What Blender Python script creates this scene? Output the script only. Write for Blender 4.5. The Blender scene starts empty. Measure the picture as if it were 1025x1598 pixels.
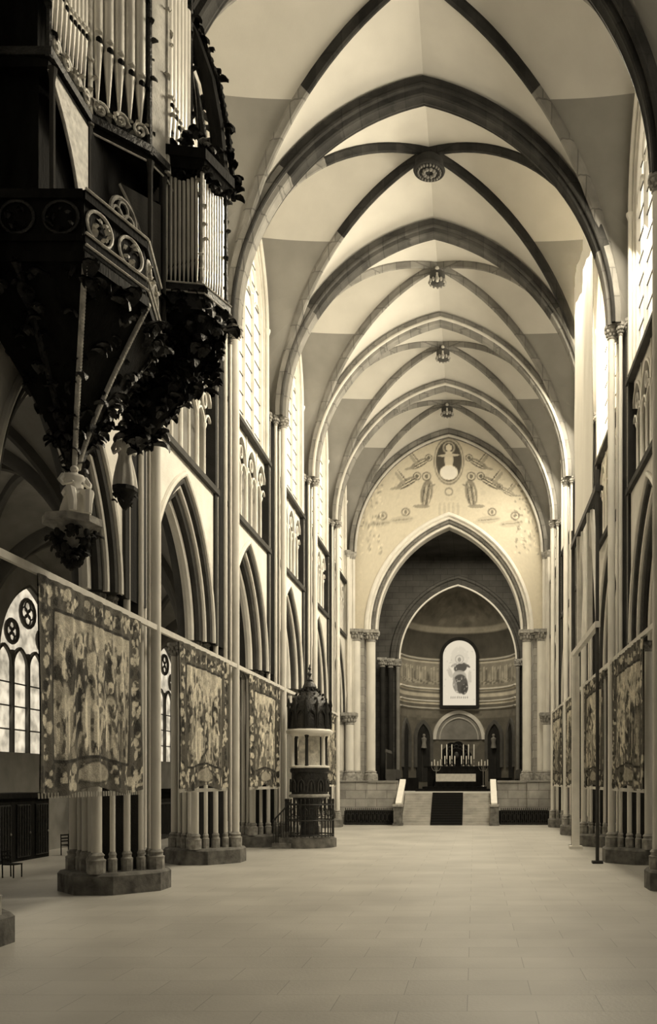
import bpy, math, random
import numpy as np
from mathutils import Vector, Matrix
PI=math.pi
random.seed(7)
scene=bpy.context.scene
COL=scene.collection
F=1390.0; CX=740.0; CY=1218.0; CAMX=2.0; CAMZ=3.2

# ------------------------------------------------------------------ mesh builder
class MB:
    def __init__(s): s.v=[]; s.f=[]; s.c=None
    def grid(s,rows,cu=False,cv=False):
        b=len(s.v); n=len(rows); m=len(rows[0])
        for r in rows: s.v.extend([tuple(p) for p in r])
        for i in range(n if cu else n-1):
            for j in range(m if cv else m-1):
                i2=(i+1)%n; j2=(j+1)%m
                s.f.append((b+i*m+j,b+i*m+j2,b+i2*m+j2,b+i2*m+j))
        return s
    def poly(s,pts):
        b=len(s.v); s.v.extend([tuple(p) for p in pts]); s.f.append(tuple(range(b,b+len(pts)))); return s
    def box(s,x0,x1,y0,y1,z0,z1):
        b=len(s.v)
        s.v+= [(x0,y0,z0),(x1,y0,z0),(x1,y1,z0),(x0,y1,z0),(x0,y0,z1),(x1,y0,z1),(x1,y1,z1),(x0,y1,z1)]
        for q in ((0,3,2,1),(4,5,6,7),(0,1,5,4),(1,2,6,5),(2,3,7,6),(3,0,4,7)): s.f.append(tuple(b+i for i in q))
        return s
    def prism(s,pl,z0,z1,sc=1.0,c=None):
        # polygon extruded in z, top optionally scaled about c
        if c is None: c=(sum(p[0] for p in pl)/len(pl),sum(p[1] for p in pl)/len(pl))
        lo=[(x,y,z0) for x,y in pl]; hi=[(c[0]+(x-c[0])*sc,c[1]+(y-c[1])*sc,z1) for x,y in pl]
        s.grid([lo,hi],cv=True); s.poly(lo[::-1]); s.poly(hi); return s
    def lathe(s,cx,cy,prof,n=16,caps=True,fl=0,fn=0):
        rows=[]
        for r,z in prof:
            rows.append([(cx+r*(1+fl*math.cos(fn*2*PI*k/n))*math.cos(2*PI*k/n),cy+r*(1+fl*math.cos(fn*2*PI*k/n))*math.sin(2*PI*k/n),z) for k in range(n)])
        s.grid(rows,cv=True)
        if caps: s.poly(rows[0][::-1]); s.poly(rows[-1])
        return s
    def tube(s,path,r,n=8,caps=True):
        P=[Vector(p) for p in path]; rows=[]
        ref=None
        for i,p in enumerate(P):
            t=(P[min(i+1,len(P)-1)]-P[max(i-1,0)]).normalized()
            if ref is None:
                ref=Vector((0,0,1)) if abs(t.z)<.9 else Vector((1,0,0))
            a=t.cross(ref).normalized(); b=t.cross(a).normalized()
            ref=a.cross(t) if abs(a.cross(t).length)>.1 else ref
            rr=r[i] if isinstance(r,(list,tuple)) else r
            rows.append([p+a*rr*math.cos(2*PI*k/n)+b*rr*math.sin(2*PI*k/n) for k in range(n)])
        s.grid(rows,cv=True)
        if caps: s.poly(rows[0][::-1]); s.poly(rows[-1])
        return s
    def ell(s,c,r,n=10,m=7):
        rows=[]
        for i in range(m+1):
            a=PI*i/m
            rr=max(math.sin(a),1e-3)
            rows.append([(c[0]+r[0]*rr*math.cos(2*PI*k/n),c[1]+r[1]*rr*math.sin(2*PI*k/n),c[2]+r[2]*math.cos(a)) for k in range(n)])
        s.grid(rows,cv=True); return s
    def sweep(s,path,mp,prof,closed=True):
        rows=[]
        for (u,w,nu,nw) in path:
            rows.append([mp(u+nu*r,w+nw*r,d) for r,d in prof])
        s.grid(rows,cv=closed)
        if closed: s.poly(rows[0][::-1]); s.poly(rows[-1])
        return s
    def leaf(s,c,size,rnd):
        # a curled acanthus leaf lobe
        a=rnd.uniform(0,2*PI); ti=rnd.uniform(-.6,.9)
        M=Matrix.Rotation(a,3,'Z')@Matrix.Rotation(ti,3,'Y')
        rows=[]
        for i in range(5):
            t=i/4; w=size*.5*math.sin(PI*(.12+.8*t)); x=size*t*1.2; z=size*(.5*math.sin(t*2.6))
            rows.append([Vector(c)+M@Vector((x,w*q,z-abs(q)*size*.18)) for q in (-1,-.4,0,.4,1)])
        s.grid(rows)
        rows2=[[p+Vector((0,0,-size*.09)) for p in r] for r in rows]
        s.grid([r[::-1] for r in rows2]); return s

def new(name,mb,mat,parent=None,kind=None,sm=35):
    me=bpy.data.meshes.new(name); me.from_pydata(mb.v,[],mb.f); me.update()
    if mat is not None: me.materials.append(mat)
    if mb.c is not None:
        at=me.color_attributes.new('Col','FLOAT_COLOR','POINT')
        arr=np.ones((len(mb.v),4),dtype=np.float32); arr[:,:3]=np.array(mb.c,dtype=np.float32)[:,None] if np.ndim(mb.c)==1 else mb.c
        at.data.foreach_set('color',arr.ravel())
    if sm:
        me.shade_smooth(); me.set_sharp_from_angle(angle=math.radians(sm))
    o=bpy.data.objects.new(name,me); COL.objects.link(o)
    if parent is not None: o.parent=parent
    if kind: o['kind']=kind
    return o
def empty(name,label,cat,loc=(0,0,0),rz=0,group=None):
    o=bpy.data.objects.new(name,None); COL.objects.link(o); o.location=loc; o.rotation_euler=(0,0,rz)
    o.empty_display_size=.2
    o['label']=label; o['category']=cat
    if group: o['group']=group
    return o
def tag(o,label,cat,group=None):
    o['label']=label; o['category']=cat
    if group: o['group']=group
    return o
def dup(o,loc,rz,label,group=None):
    r=o.copy(); COL.objects.link(r); r.location=loc; r.rotation_euler=(0,0,rz); r['label']=label
    if group: r['group']=group
    for ch in list(o.children):
        c=ch.copy(); COL.objects.link(c); c.parent=r
        for g in list(ch.children):
            d=g.copy(); COL.objects.link(d); d.parent=c
    return r

# ------------------------------------------------------------------ materials (procedural)
def sep(v):   # grey value to the slightly warm stone albedo
    return (v,v*.965,v*.885,1)
def mat(name,v,var=.15,scale=2.0,rough=.85,bump=.15,bscale=18,metal=0,vcol=False,stretch=(1,1,1),brick=None,emit=0,spec=.3):
    m=bpy.data.materials.new(name); m.use_nodes=True; nt=m.node_tree; N=nt.nodes; L=nt.links
    bs=N['Principled BSDF']; bs.inputs['Roughness'].default_value=rough; bs.inputs['Metallic'].default_value=metal
    bs.inputs['Specular IOR Level'].default_value=spec
    tc=N.new('ShaderNodeTexCoord'); mp=N.new('ShaderNodeMapping'); mp.inputs['Scale'].default_value=stretch
    geo=N.new('ShaderNodeNewGeometry')
    L.new(geo.outputs['Position'],mp.inputs['Vector'])
    n1=N.new('ShaderNodeTexNoise'); n1.inputs['Scale'].default_value=scale; n1.inputs['Detail'].default_value=8
    L.new(mp.outputs['Vector'],n1.inputs['Vector'])
    cr=N.new('ShaderNodeValToRGB')
    cr.color_ramp.elements[0].position=.3; cr.color_ramp.elements[0].color=sep(v*(1-var))
    cr.color_ramp.elements[1].position=.7; cr.color_ramp.elements[1].color=sep(min(v*(1+var),.95))
    L.new(n1.outputs['Fac'],cr.inputs['Fac']); out=cr.outputs['Color']
    if vcol:
        at=N.new('ShaderNodeAttribute'); at.attribute_name='Col'
        mx=N.new('ShaderNodeMixRGB'); mx.blend_type='MULTIPLY'; mx.inputs['Fac'].default_value=1
        L.new(out,mx.inputs['Color1']); L.new(at.outputs['Color'],mx.inputs['Color2']); out=mx.outputs['Color']
    if brick:
        bw,bh,mort,bv,axis=brick
        br=N.new('ShaderNodeTexBrick'); br.inputs['Scale'].default_value=1
        br.inputs['Brick Width'].default_value=bw; br.inputs['Row Height'].default_value=bh; br.inputs['Mortar Size'].default_value=mort
        br.inputs['Color1'].default_value=(1,1,1,1); br.inputs['Color2'].default_value=(1-bv,1-bv,1-bv,1); br.inputs['Mortar'].default_value=(.55,.55,.55,1)
        br.inputs['Mortar Smooth'].default_value=.3
        sx=N.new('ShaderNodeSeparateXYZ'); cb=N.new('ShaderNodeCombineXYZ'); L.new(geo.outputs['Position'],sx.inputs[0])
        L.new(sx.outputs[axis[0]],cb.inputs[0]); L.new(sx.outputs[axis[1]],cb.inputs[1]); L.new(cb.outputs[0],br.inputs['Vector'])
        mx=N.new('ShaderNodeMixRGB'); mx.blend_type='MULTIPLY'; mx.inputs['Fac'].default_value=1
        L.new(out,mx.inputs['Color1']); L.new(br.outputs['Color'],mx.inputs['Color2']); out=mx.outputs['Color']
    L.new(out,bs.inputs['Base Color'])
    if emit:
        L.new(out,bs.inputs['Emission Color']); bs.inputs['Emission Strength'].default_value=emit
    if bump:
        n2=N.new('ShaderNodeTexNoise'); n2.inputs['Scale'].default_value=bscale; n2.inputs['Detail'].default_value=6
        L.new(mp.outputs['Vector'],n2.inputs['Vector'])
        b=N.new('ShaderNodeBump'); b.inputs['Strength'].default_value=bump; b.inputs['Distance'].default_value=.05
        L.new(n2.outputs['Fac'],b.inputs['Height']); L.new(b.outputs['Normal'],bs.inputs['Normal'])
    return m
M=dict(
 floor=mat('floor_slabs',.47,.16,.35,rough=.42,spec=.6,bump=.1,brick=(1.9,.95,.008,.10,('X','Y'))),
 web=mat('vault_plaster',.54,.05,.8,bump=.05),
 webdark=mat('vault_web_shade',.25,.12,.6,bump=.05),  # shade of the steep lower side webs, painted into the colour
 stone=mat('sandstone',.74,.12,1.2,bump=.2),
 shaft=mat('shaft_stone',.72,.10,1.5,bump=.1,stretch=(1,1,.5)),
 core=mat('dark_stone_gap_shade',.022,.3,1.5,bump=.3),  # near-black so the gaps between pier shafts look unlit; also other dark pieces
 base=mat('plinth_stone',.15,.5,3,bump=.5,bscale=9),
 cap=mat('capital_stone',.33,.4,5,bump=.5,bscale=9),
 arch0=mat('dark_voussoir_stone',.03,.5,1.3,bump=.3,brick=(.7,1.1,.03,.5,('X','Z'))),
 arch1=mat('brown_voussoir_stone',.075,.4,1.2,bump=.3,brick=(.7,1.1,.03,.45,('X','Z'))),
 arch2=mat('pale_stone_and_haze',.22,.25,1.2,bump=.2,brick=(.7,1.1,.03,.3,('X','Z'))),
 rib=mat('rib_stone',.50,.15,1.2,bump=.1),
 string=mat('string_course_shade',.05,.3,2,bump=.2),  # shadowed underside painted into the whole ledge
 moulddark=mat('dark_stone_hollow_shade',.05,.3,1.5,bump=.2),
 wood=mat('dark_oak',.010,.5,4,rough=.7,spec=.08,bump=.4,stretch=(1,1,.3)),
 carve=mat('carved_oak',.016,.7,6,rough=.42,bump=.7,bscale=14,spec=.55),
 gilt=mat('gilt_tracery',.75,.35,5,rough=.4,bump=.5,bscale=12),
 panel=mat('organ_panel',.50,.30,2.5,rough=.6,bump=.3),
 pipe=mat('organ_pipe_tin',.78,.06,2,rough=.35,bump=0,metal=.25,spec=.5),
 iron=mat('wrought_iron',.025,.3,4,rough=.5,bump=.2),
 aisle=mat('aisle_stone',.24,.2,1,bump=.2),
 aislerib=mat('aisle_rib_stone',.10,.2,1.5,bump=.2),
 crossing=mat('crossing_masonry',.08,.35,.5,bump=.3,brick=(1.4,.6,.03,.2,('X','Z'))),
 apse=mat('apse_masonry',.40,.2,.8,bump=.2,vcol=True),
 fresco=mat('fresco_plaster',.95,.05,3,bump=.15,vcol=True),
 ashlar=mat('ashlar_blocks',.42,.25,1.2,bump=.25,brick=(1.5,.62,.03,.3,('X','Z'))),
 tap=mat('tapestry_wool',.95,.12,9,bump=.5,bscale=30,vcol=True),
 rail=mat('pale_wooden_rail',.62,.1,3,bump=.1),
 carpet=mat('dark_carpet',.012,.4,30,rough=1,bump=.4,bscale=60),
 step=mat('stair_stone',.42,.2,1.5,bump=.15),
 marble=mat('pale_marble',.80,.06,2,rough=.6,bump=.05),
 candle=mat('candle_wax',.9,.03,2,rough=.5,bump=0),
 brass=mat('brass',.35,.2,6,rough=.3,bump=.1,metal=.7),
 canvas=mat('white_sheeting',.88,.05,.5,bump=.12,bscale=1.5,stretch=(1,1,.2)),
 cloth=mat('altar_cloth',.7,.12,4,bump=.3),
)
def glass(name,s,lo=.75):
    m=bpy.data.materials.new(name); m.use_nodes=True; nt=m.node_tree; N=nt.nodes; L=nt.links
    bs=N['Principled BSDF']; bs.inputs['Roughness'].default_value=.4; bs.inputs['Base Color'].default_value=(.3,.28,.22,1)
    geo=N.new('ShaderNodeNewGeometry'); n=N.new('ShaderNodeTexNoise'); n.inputs['Scale'].default_value=1.6; n.inputs['Detail'].default_value=5
    cr=N.new('ShaderNodeValToRGB'); cr.color_ramp.elements[0].position=.35; cr.color_ramp.elements[1].position=.65
    cr.color_ramp.elements[0].color=(lo,lo*.89,lo*.68,1); cr.color_ramp.elements[1].color=(1,.885,.68,1)
    L.new(geo.outputs['Position'],n.inputs['Vector']); L.new(n.outputs['Fac'],cr.inputs['Fac'])
    L.new(cr.outputs['Color'],bs.inputs['Emission Color']); bs.inputs['Emission Strength'].default_value=s
    return m
M['glass']=glass('daylit_glass',1.25,.75)
M['glassd']=glass('daylit_aisle_glass',.85,.35)
def vglass(name,s):
    m=bpy.data.materials.new(name); m.use_nodes=True; nt=m.node_tree; N=nt.nodes; L=nt.links
    bs=N['Principled BSDF']; at=N.new('ShaderNodeAttribute'); at.attribute_name='Col'
    mx=N.new('ShaderNodeMixRGB'); mx.blend_type='MULTIPLY'; mx.inputs['Fac'].default_value=1; mx.inputs['Color2'].default_value=(1,.885,.68,1)
    L.new(at.outputs['Color'],mx.inputs['Color1']); L.new(mx.outputs['Color'],bs.inputs['Emission Color'])
    bs.inputs['Base Color'].default_value=(.01,.01,.008,1); bs.inputs['Emission Strength'].default_value=s
    return m
M['apseglass']=vglass('painted_glass',.75)

# ------------------------------------------------------------------ painted patterns (computed tones)
class Ras:
    def __init__(s,x0,x1,y0,y1,w,h,base):
        s.X,s.Y=np.meshgrid(np.linspace(x0,x1,w),np.linspace(y0,y1,h)); s.a=np.full((h,w),base,float)
        s.b=(x0,x1,y0,y1,w,h)
    def ell(s,cx,cy,rx,ry,v,al=1,rot=0,ring=0):
        c,n=math.cos(rot),math.sin(rot); dx=s.X-cx; dy=s.Y-cy
        q=np.sqrt(((dx*c+dy*n)/rx)**2+((-dx*n+dy*c)/ry)**2)
        k=np.clip((1.0-q)*8,0,1) if not ring else np.clip(1-np.abs(q-1)/ring,0,1)
        s.a=s.a*(1-al*k)+v*al*k
    def rect(s,x0,x1,y0,y1,v,al=1):
        k=((s.X>=x0)&(s.X<=x1)&(s.Y>=y0)&(s.Y<=y1))*al; s.a=s.a*(1-k)+v*k
    def noise(s,amp,rng,sm=1):
        n=rng.normal(0,1,s.a.shape)
        for _ in range(sm): n=(n+np.roll(n,1,0)+np.roll(n,1,1)+np.roll(n,-1,0)+np.roll(n,-1,1))/5
        s.a=s.a*(1+amp*n*(1+sm))
    def at(s,x,y):
        x0,x1,y0,y1,w,h=s.b
        i=int(round((y-y0)/(y1-y0)*(h-1))); j=int(round((x-x0)/(x1-x0)*(w-1)))
        return float(np.clip(s.a[min(max(i,0),h-1),min(max(j,0),w-1)],.01,1))
def figure_paint(R,x,y,h,v,rng,halo=False,lean=0):
    w=h*.17
    R.ell(x+lean*h*.2,y+h*.36,w*1.25,h*.42,v,.9,lean)
    for k in range(3):
        R.ell(x+lean*h*.2+(k-1)*w*.65,y+h*.3,w*.16,h*.33,v*rng.choice([.35,1.7]),.7,lean)
    R.ell(x+w*.8,y+h*.55,w*.9,h*.06,v*1.5,.7,rng.uniform(-.8,.8))
    if halo: R.ell(x,y+h*.9,h*.13,h*.13,.2,.8,0,.35)
    R.ell(x,y+h*.88,h*.07,h*.09,.75,.95)

# ------------------------------------------------------------------ arches
def arch2d(a,h,n=16,foot=0,ufoot=0):
    R=(a*a+h*h)/(2*a); e=R-a; tm=math.atan2(h,e)
    pts=[]
    if foot>0: pts.append((-a,-foot,-1,0))
    left=[]
    for i in range(n+1):
        t=tm*i/n
        left.append((-( -e+R*math.cos(t)),R*math.sin(t),-math.cos(t),math.sin(t)))
    for q in left[:-1]: pts.append(q)
    pts.append((0,h,0,1/max(math.sin(tm),.3)))
    for q in left[:-1][::-1]: pts.append((-q[0],q[1],-q[2],q[3]))
    if foot>0: pts.append((a,-foot,1,0))
    return pts
def az(q,a,h):
    q=abs(q)
    if q>=a: return 0.
    R=(a*a+h*h)/(2*a); return math.sqrt(max(R*R-(q+R-a)**2,0))
def side(s,x,yc,z0):      # map to a plane parallel to the nave axis; depth goes away from the nave
    return lambda u,w,d:(s*(x+d),yc+u,z0+w)
def cross(y,xc,z0):       # map to a plane across the nave; depth goes east
    return lambda u,w,d:(xc+u,y+d,z0+w)
def opening_wall(mb,path,mp,uL,uR,wT,wB,d=0):
    # wall face around an opening, made of vertical strips
    inner=[p for p in path]
    top=[(u,wT) for (u,w,_,_) in inner]
    mb.grid([[mp(u,w,d) for u,w,_,_ in inner],[mp(u,wT,d) for u,wT in top]])
    a=inner[0][0]; b=inner[-1][0]
    mb.poly([mp(uL,wB,d),mp(a,wB,d),mp(a,wT,d),mp(uL,wT,d)])
    mb.poly([mp(b,wB,d),mp(uR,wB,d),mp(uR,wT,d),mp(b,wT,d)])
def roll(r,d,rad,n=8):
    return [(r+rad*math.cos(2*PI*k/n),d+rad*math.sin(2*PI*k/n)) for k in range(n)]

PY=[8.4,17.2,26.3,35.1,43.9,52.6,61.3,70.0]     # pier lines; index 1 = P0
ZS=21.0; WX=8.0
ORD=['nearest','second','third','fourth','fifth','sixth','seventh','eighth']

# ------------------------------------------------------------------ setting: floor
fm=MB(); fm.poly([(-18,-6,0),(18,-6,0),(18,70.5,0),(-18,70.5,0)])
new('floor',fm,M['floor'],kind='structure')

# ------------------------------------------------------------------ main vault
bays=list(zip(PY[:-1],PY[1:]))
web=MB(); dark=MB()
def webs(web,dark,xc,ax,y0,y1,zs,ht,hd,hw,sw,aw,zdark,n=18,wx=None):
    yc=(y0+y1)/2; hy=(y1-y0)/2; L=math.hypot(ax,hy); wx=wx or ax
    zT=lambda t: zs+az(ax*t,ax,ht)
    zD=lambda t: zs+az(L*t,L,hd)
    def zW(t):
        q=hy*t
        if q<aw: return zs+sw+az(q,aw,hw)
        return zs+sw*(1-(q-aw)/(hy-aw+1e-6))
    for sx in (-1,1):
        for sy in (-1,1):
            rows=[]
            for i in range(n+1):
                t=1-i/n
                A=Vector((xc+sx*ax*t,yc+sy*hy,zT(t))); D=Vector((xc+sx*ax*t,yc+sy*hy*t,zD(t)))
                rows.append([A.lerp(D,k/8)+Vector((0,0,.25*math.sin(PI*k/8)*(1-t))) for k in range(9)])
            web.grid(rows)
            prev=None
            m=14
            rows=[]
            for i in range(2*n+1):
                t=1-i/(2*n)
                W=Vector((xc+sx*wx,yc+sy*hy*t,zW(t))); D=Vector((xc+sx*ax*t,yc+sy*hy*t,zD(t)))
                rows.append([W.lerp(D,k/m)+Vector((0,0,.22*math.sin(PI*k/m)*(1-t))) for k in range(m+1)])
            for i in range(2*n):
                for k in range(m):
                    q=[rows[i][k],rows[i][k+1],rows[i+1][k+1],rows[i+1][k]]
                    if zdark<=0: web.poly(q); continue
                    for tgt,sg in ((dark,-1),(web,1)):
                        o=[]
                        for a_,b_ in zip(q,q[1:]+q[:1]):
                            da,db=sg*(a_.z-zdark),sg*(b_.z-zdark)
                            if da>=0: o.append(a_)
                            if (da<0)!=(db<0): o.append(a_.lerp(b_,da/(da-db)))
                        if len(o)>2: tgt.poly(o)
for y0,y1 in bays:
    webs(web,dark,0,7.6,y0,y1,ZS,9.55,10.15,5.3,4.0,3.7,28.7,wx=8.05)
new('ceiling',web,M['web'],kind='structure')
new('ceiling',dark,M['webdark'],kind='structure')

# transverse arches
TR=[(0,.0),(.1,-.06),(.18,.0)]
tprof=[(.45,-.55),(.45,.55),(.2,.55),(.12,.45),(.12,.36),(-.02,.30),(-.05,.2),(-.02,.12),(-.02,-.12),(-.05,-.2),(-.02,-.30),(.12,-.36),(.12,-.45),(.2,-.55)]
troll=[(.06,-.47),(.06,.47)]
arlab={1:'dark stone cross arch of the vault high over the organ, nearest the viewer',
 2:'dark stone cross arch of the vault cut off by the top right corner',
 3:'darkest and widest pointed stone arch across the vault, in front of the round boss',
 4:'brown pointed stone arch across the vault, just behind the large round boss',
 5:'pointed stone arch across the vault between the second and third bosses',
 6:'small pointed stone arch across the vault between the third and fourth bosses'}
for i,y in enumerate(PY):
    if i==0: continue
    if i==7:
        mb=MB(); mb.sweep(arch2d(7.25,9.1,26),cross(y-.35,0,ZS),[(.5,-.25),(.5,.3),(0,.3),(0,.1),(.1,.05),(.1,-.02),(.2,-.08),(.22,-.25)])
        o=new('wall_arch',mb,M['arch2'],None); tag(o,'moulded pointed stone arch framing the painted figures above the choir arch','arch','vault arches')
        mb=MB(); mb.sweep(arch2d(7.25,9.1,26),cross(y-.52,0,ZS),roll(.02,0,.1)); new('moulding',mb,M['rib'],o)
        continue
    m=M[{1:'arch0',2:'arch0',3:'arch0',4:'arch1',5:'arch2',6:'arch2'}[i]]  # tones step paler along the nave, haze put into the stone colour
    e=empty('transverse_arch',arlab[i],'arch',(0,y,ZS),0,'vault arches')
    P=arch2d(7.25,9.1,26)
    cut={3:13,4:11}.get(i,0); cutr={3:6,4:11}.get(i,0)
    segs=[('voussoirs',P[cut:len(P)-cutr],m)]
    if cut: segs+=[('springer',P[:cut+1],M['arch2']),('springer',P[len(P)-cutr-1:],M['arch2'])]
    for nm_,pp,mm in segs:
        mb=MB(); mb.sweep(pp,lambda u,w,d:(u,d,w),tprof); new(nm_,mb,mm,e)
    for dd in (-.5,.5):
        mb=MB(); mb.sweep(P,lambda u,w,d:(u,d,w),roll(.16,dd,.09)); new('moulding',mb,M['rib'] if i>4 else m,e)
# diagonal ribs and bosses
bosslab=['','','','large round carved boss nearest, dark wheel of leaves where the ribs cross','second boss along the vault, small carved figure with leaf fringe','third boss along the vault, small pale carved figure','fourth and farthest boss of the vault, tiny with dark collar']
for b in range(2,7):
    y0,y1=bays[b]; yc=(y0+y1)/2; hy=(y1-y0)/2; L=math.hypot(7.6,hy)
    for k,(dx,dy) in enumerate(((7.6,hy),(7.6,-hy))):
        ux,uy=dx/L,dy/L
        mp=lambda u,w,d:(u*ux-d*uy,yc+u*uy+d*ux,ZS+w)
        mp=lambda u,w,d:(u*ux-d*uy,u*uy+d*ux,w)
        P=arch2d(L-.25,9.9,24); rp=[(.35,-.17),(.35,.17),(.2,.19),(.1,.12),(0,.09),(-.03,0),(0,-.09),(.1,-.12),(.2,-.19)]
        o=empty('diagonal_rib','x','rib',(0,yc,ZS),0)
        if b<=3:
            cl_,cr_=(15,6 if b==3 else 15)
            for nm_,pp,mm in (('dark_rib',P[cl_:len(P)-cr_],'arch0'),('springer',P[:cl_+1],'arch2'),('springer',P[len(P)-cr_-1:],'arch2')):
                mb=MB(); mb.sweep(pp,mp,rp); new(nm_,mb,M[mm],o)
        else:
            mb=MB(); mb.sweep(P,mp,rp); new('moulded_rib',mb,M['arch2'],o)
        where=['','','running out at the top edge','at the large round boss','at the second boss','at the third boss','at the fourth boss'][b]
        tag(o,'slender diagonal vault rib %s, rising from the %s left'%(where,'near' if k==0 else 'far'),'rib','diagonal vault ribs')
    if b in (3,4,5,6):
        e=empty('vault_boss',bosslab[b],'boss',(0,yc,ZS+9.55),0,'bosses along the vault ridge')
        if b==3:
            mb=MB(); mb.lathe(0,0,[(.2,-.38),(.55,-.36),(.62,-.25),(.62,.1),(.5,.2)],28); new('disc',mb,M['core'],e)
            mb=MB(); mb.tube([(.62*math.cos(2*PI*i/32),.62*math.sin(2*PI*i/32),-.3) for i in range(33)],.09,8); new('ring',mb,M['core'],e)
            mb=MB(); rr=random.Random(3)
            for i in range(22):
                a=2*PI*i/22; mb.ell((.5*math.cos(a),.5*math.sin(a),-.4),(.05,.05,.07),6,5)
            for i in range(10):
                a=2*PI*i/10; mb.ell((.25*math.cos(a),.25*math.sin(a),-.42),(.09,.09,.08),6,5)
            new('leaf_carving',mb,M['arch2'],e)
        else:
            mb=MB(); mb.lathe(0,0,[(.12,-.5),(.34,-.45),(.42,-.2),(.42,.1)],14); new('disc',mb,M['arch1'],e)
            mb=MB(); mb.ell((0,-.3,-.15),(.16,.12,.38)); mb.ell((0,-.34,.18),(.12,.12,.13)); new('figure',mb,M['rib'],e)
            mb=MB()
            for i in range(12):
                a=2*PI*i/12; mb.ell((.42*math.cos(a),.42*math.sin(a),-.38),(.08,.08,.12),6,5)
            new('leaf_carving',mb,M['cap'],e)

# ------------------------------------------------------------------ piers
def shaft_mb(x,y,r,z0,z1,capz=True):
    mb=MB(); mb.lathe(x,y,[(r,z0),(r,z1)],14,caps=False); return mb
# diamond plan (nave point at +x); centre at 0,0
def pier_plan():
    c=[(1.2,0),(0,1.3),(-1.2,0),(0,-1.3)]; out=[]
    for k in range(4):
        a=Vector(c[k]); b=Vector(c[(k+1)%4])
        out.append((a.x,a.y,.145))
        for t in (.26,.5,.74):
            p=a.lerp(b,t); out.append((p.x,p.y,.075 if t!=.5 else .095))
    return out
def make_pier(label,loc,rz,group):
    e=empty('compound_pier',label,'pier',loc,rz,group)
    pl=[(1.5,-.45),(1.5,.45),(.55,1.5),(-.55,1.5),(-1.5,.45),(-1.5,-.45),(-.55,-1.5),(.55,-1.5)]
    mb=MB(); mb.prism(pl,0,.52); mb.prism(pl,.52,.60,.95); new('plinth',mb,M['base'],e)
    for (x,y,r) in pier_plan():
        nave= x>.55 or (x>.2 and abs(y)<.9)
        up = x>.55
        top= 20.55 if up else 8.1
        # base of shaft
        q=MB(); q.prism([(x+r*1.7*math.cos(a*PI/4+PI/8),y+r*1.7*math.sin(a*PI/4+PI/8)) for a in range(8)],.58,.92)
        q.lathe(x,y,[(r*1.7,.92),(r*1.75,.97),(r*1.35,1.0),(r*1.3,1.05),(r*1.5,1.1),(r*1.15,1.16),(r,1.18)],14)
        bo=new('base',q,M['cap'],e)
        new('shaft',shaft_mb(x,y,r,1.15,top),M['shaft'],e)
        c=MB(); rr=random.Random(int(x*100+y*10))
        zt=top
        c.lathe(x,y,[(r,zt-.02),(r*1.25,zt+.02),(r*1.05,zt+.06),(r*1.1,zt+.2),(r*1.6,zt+.36),(r*1.75,zt+.4)],12)
        for k in range(8):
            a=2*PI*k/8; c.ell((x+r*1.5*math.cos(a),y+r*1.5*math.sin(a),zt+.28),(.07,.07,.08),6,4)
            c.ell((x+r*1.25*math.cos(a+.4),y+r*1.25*math.sin(a+.4),zt+.15),(.05,.05,.06),6,4)
        c.prism([(x+r*2.0*math.cos(k*PI/4+PI/8),y+r*2.0*math.sin(k*PI/4+PI/8)) for k in range(8)],zt+.38,zt+.5)
        new('capital',c,M['cap'],e)
    mb=MB(); d=[(.78,0),(0,.86),(-.78,0),(0,-.86)]
    mb.prism(d,.6,8.5); mb.box(.3,.69,-.98,.98,8.4,20.95); mb.prism([(.78,0),(.6,.3),(.6,-.3)],8.4,20.9); new('core',mb,M['core'],e)  # box is a dark panel added to paint shade between the shafts
    return e
XP=8.6
proto=None
pl_lab=['','pier at the far left edge, mostly outside the picture','nearest full clustered pier on the left, below the organ','second clustered pier on the left, beside the second tapestry','third clustered pier on the left, behind the pulpit','fourth clustered pier on the left, beyond the pulpit','fifth and smallest clustered pier on the left','']
pr_lab=['','','clustered pier cut by the right edge, highest capital','nearest clustered pier on the right with dark shafts and full plinth','clustered pier on the right behind the white sheeting and scaffold','clustered pier on the right, just left of the white sheeting','farthest full clustered pier on the right','']
for i in range(1,7):
    for s,labs in ((-1,pl_lab),(1,pr_lab)):
        if not labs[i]: continue
        rz=0 if s<0 else PI; loc=(s*XP,PY[i],0); g='clustered piers along the nave'
        if proto is None: proto=make_pier(labs[i],loc,rz,g)
        else: dup(proto,loc,rz,labs[i],g)
# responds at the east wall
for s in (-1,1):
    e=empty('wall_respond','bundle of slim wall shafts in the %s corner beside the painted wall'%('left' if s<0 else 'right'),'pillar',(s*7.75,69.5,0),0)
    for (x,y,r) in ((0,0,.2),(-s*.3,.1,.14),(s*.2,-.35,.14),(-s*.0,-.6,.12)):
        new('shaft',shaft_mb(x,y,r,3.2,20.5),M['shaft'],e)
        c=MB(); c.lathe(x,y,[(r,20.45),(r*1.2,20.6),(r*1.7,20.8),(r*1.9,20.9),(r*1.9,21)],10); new('capital',c,M['cap'],e)

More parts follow.
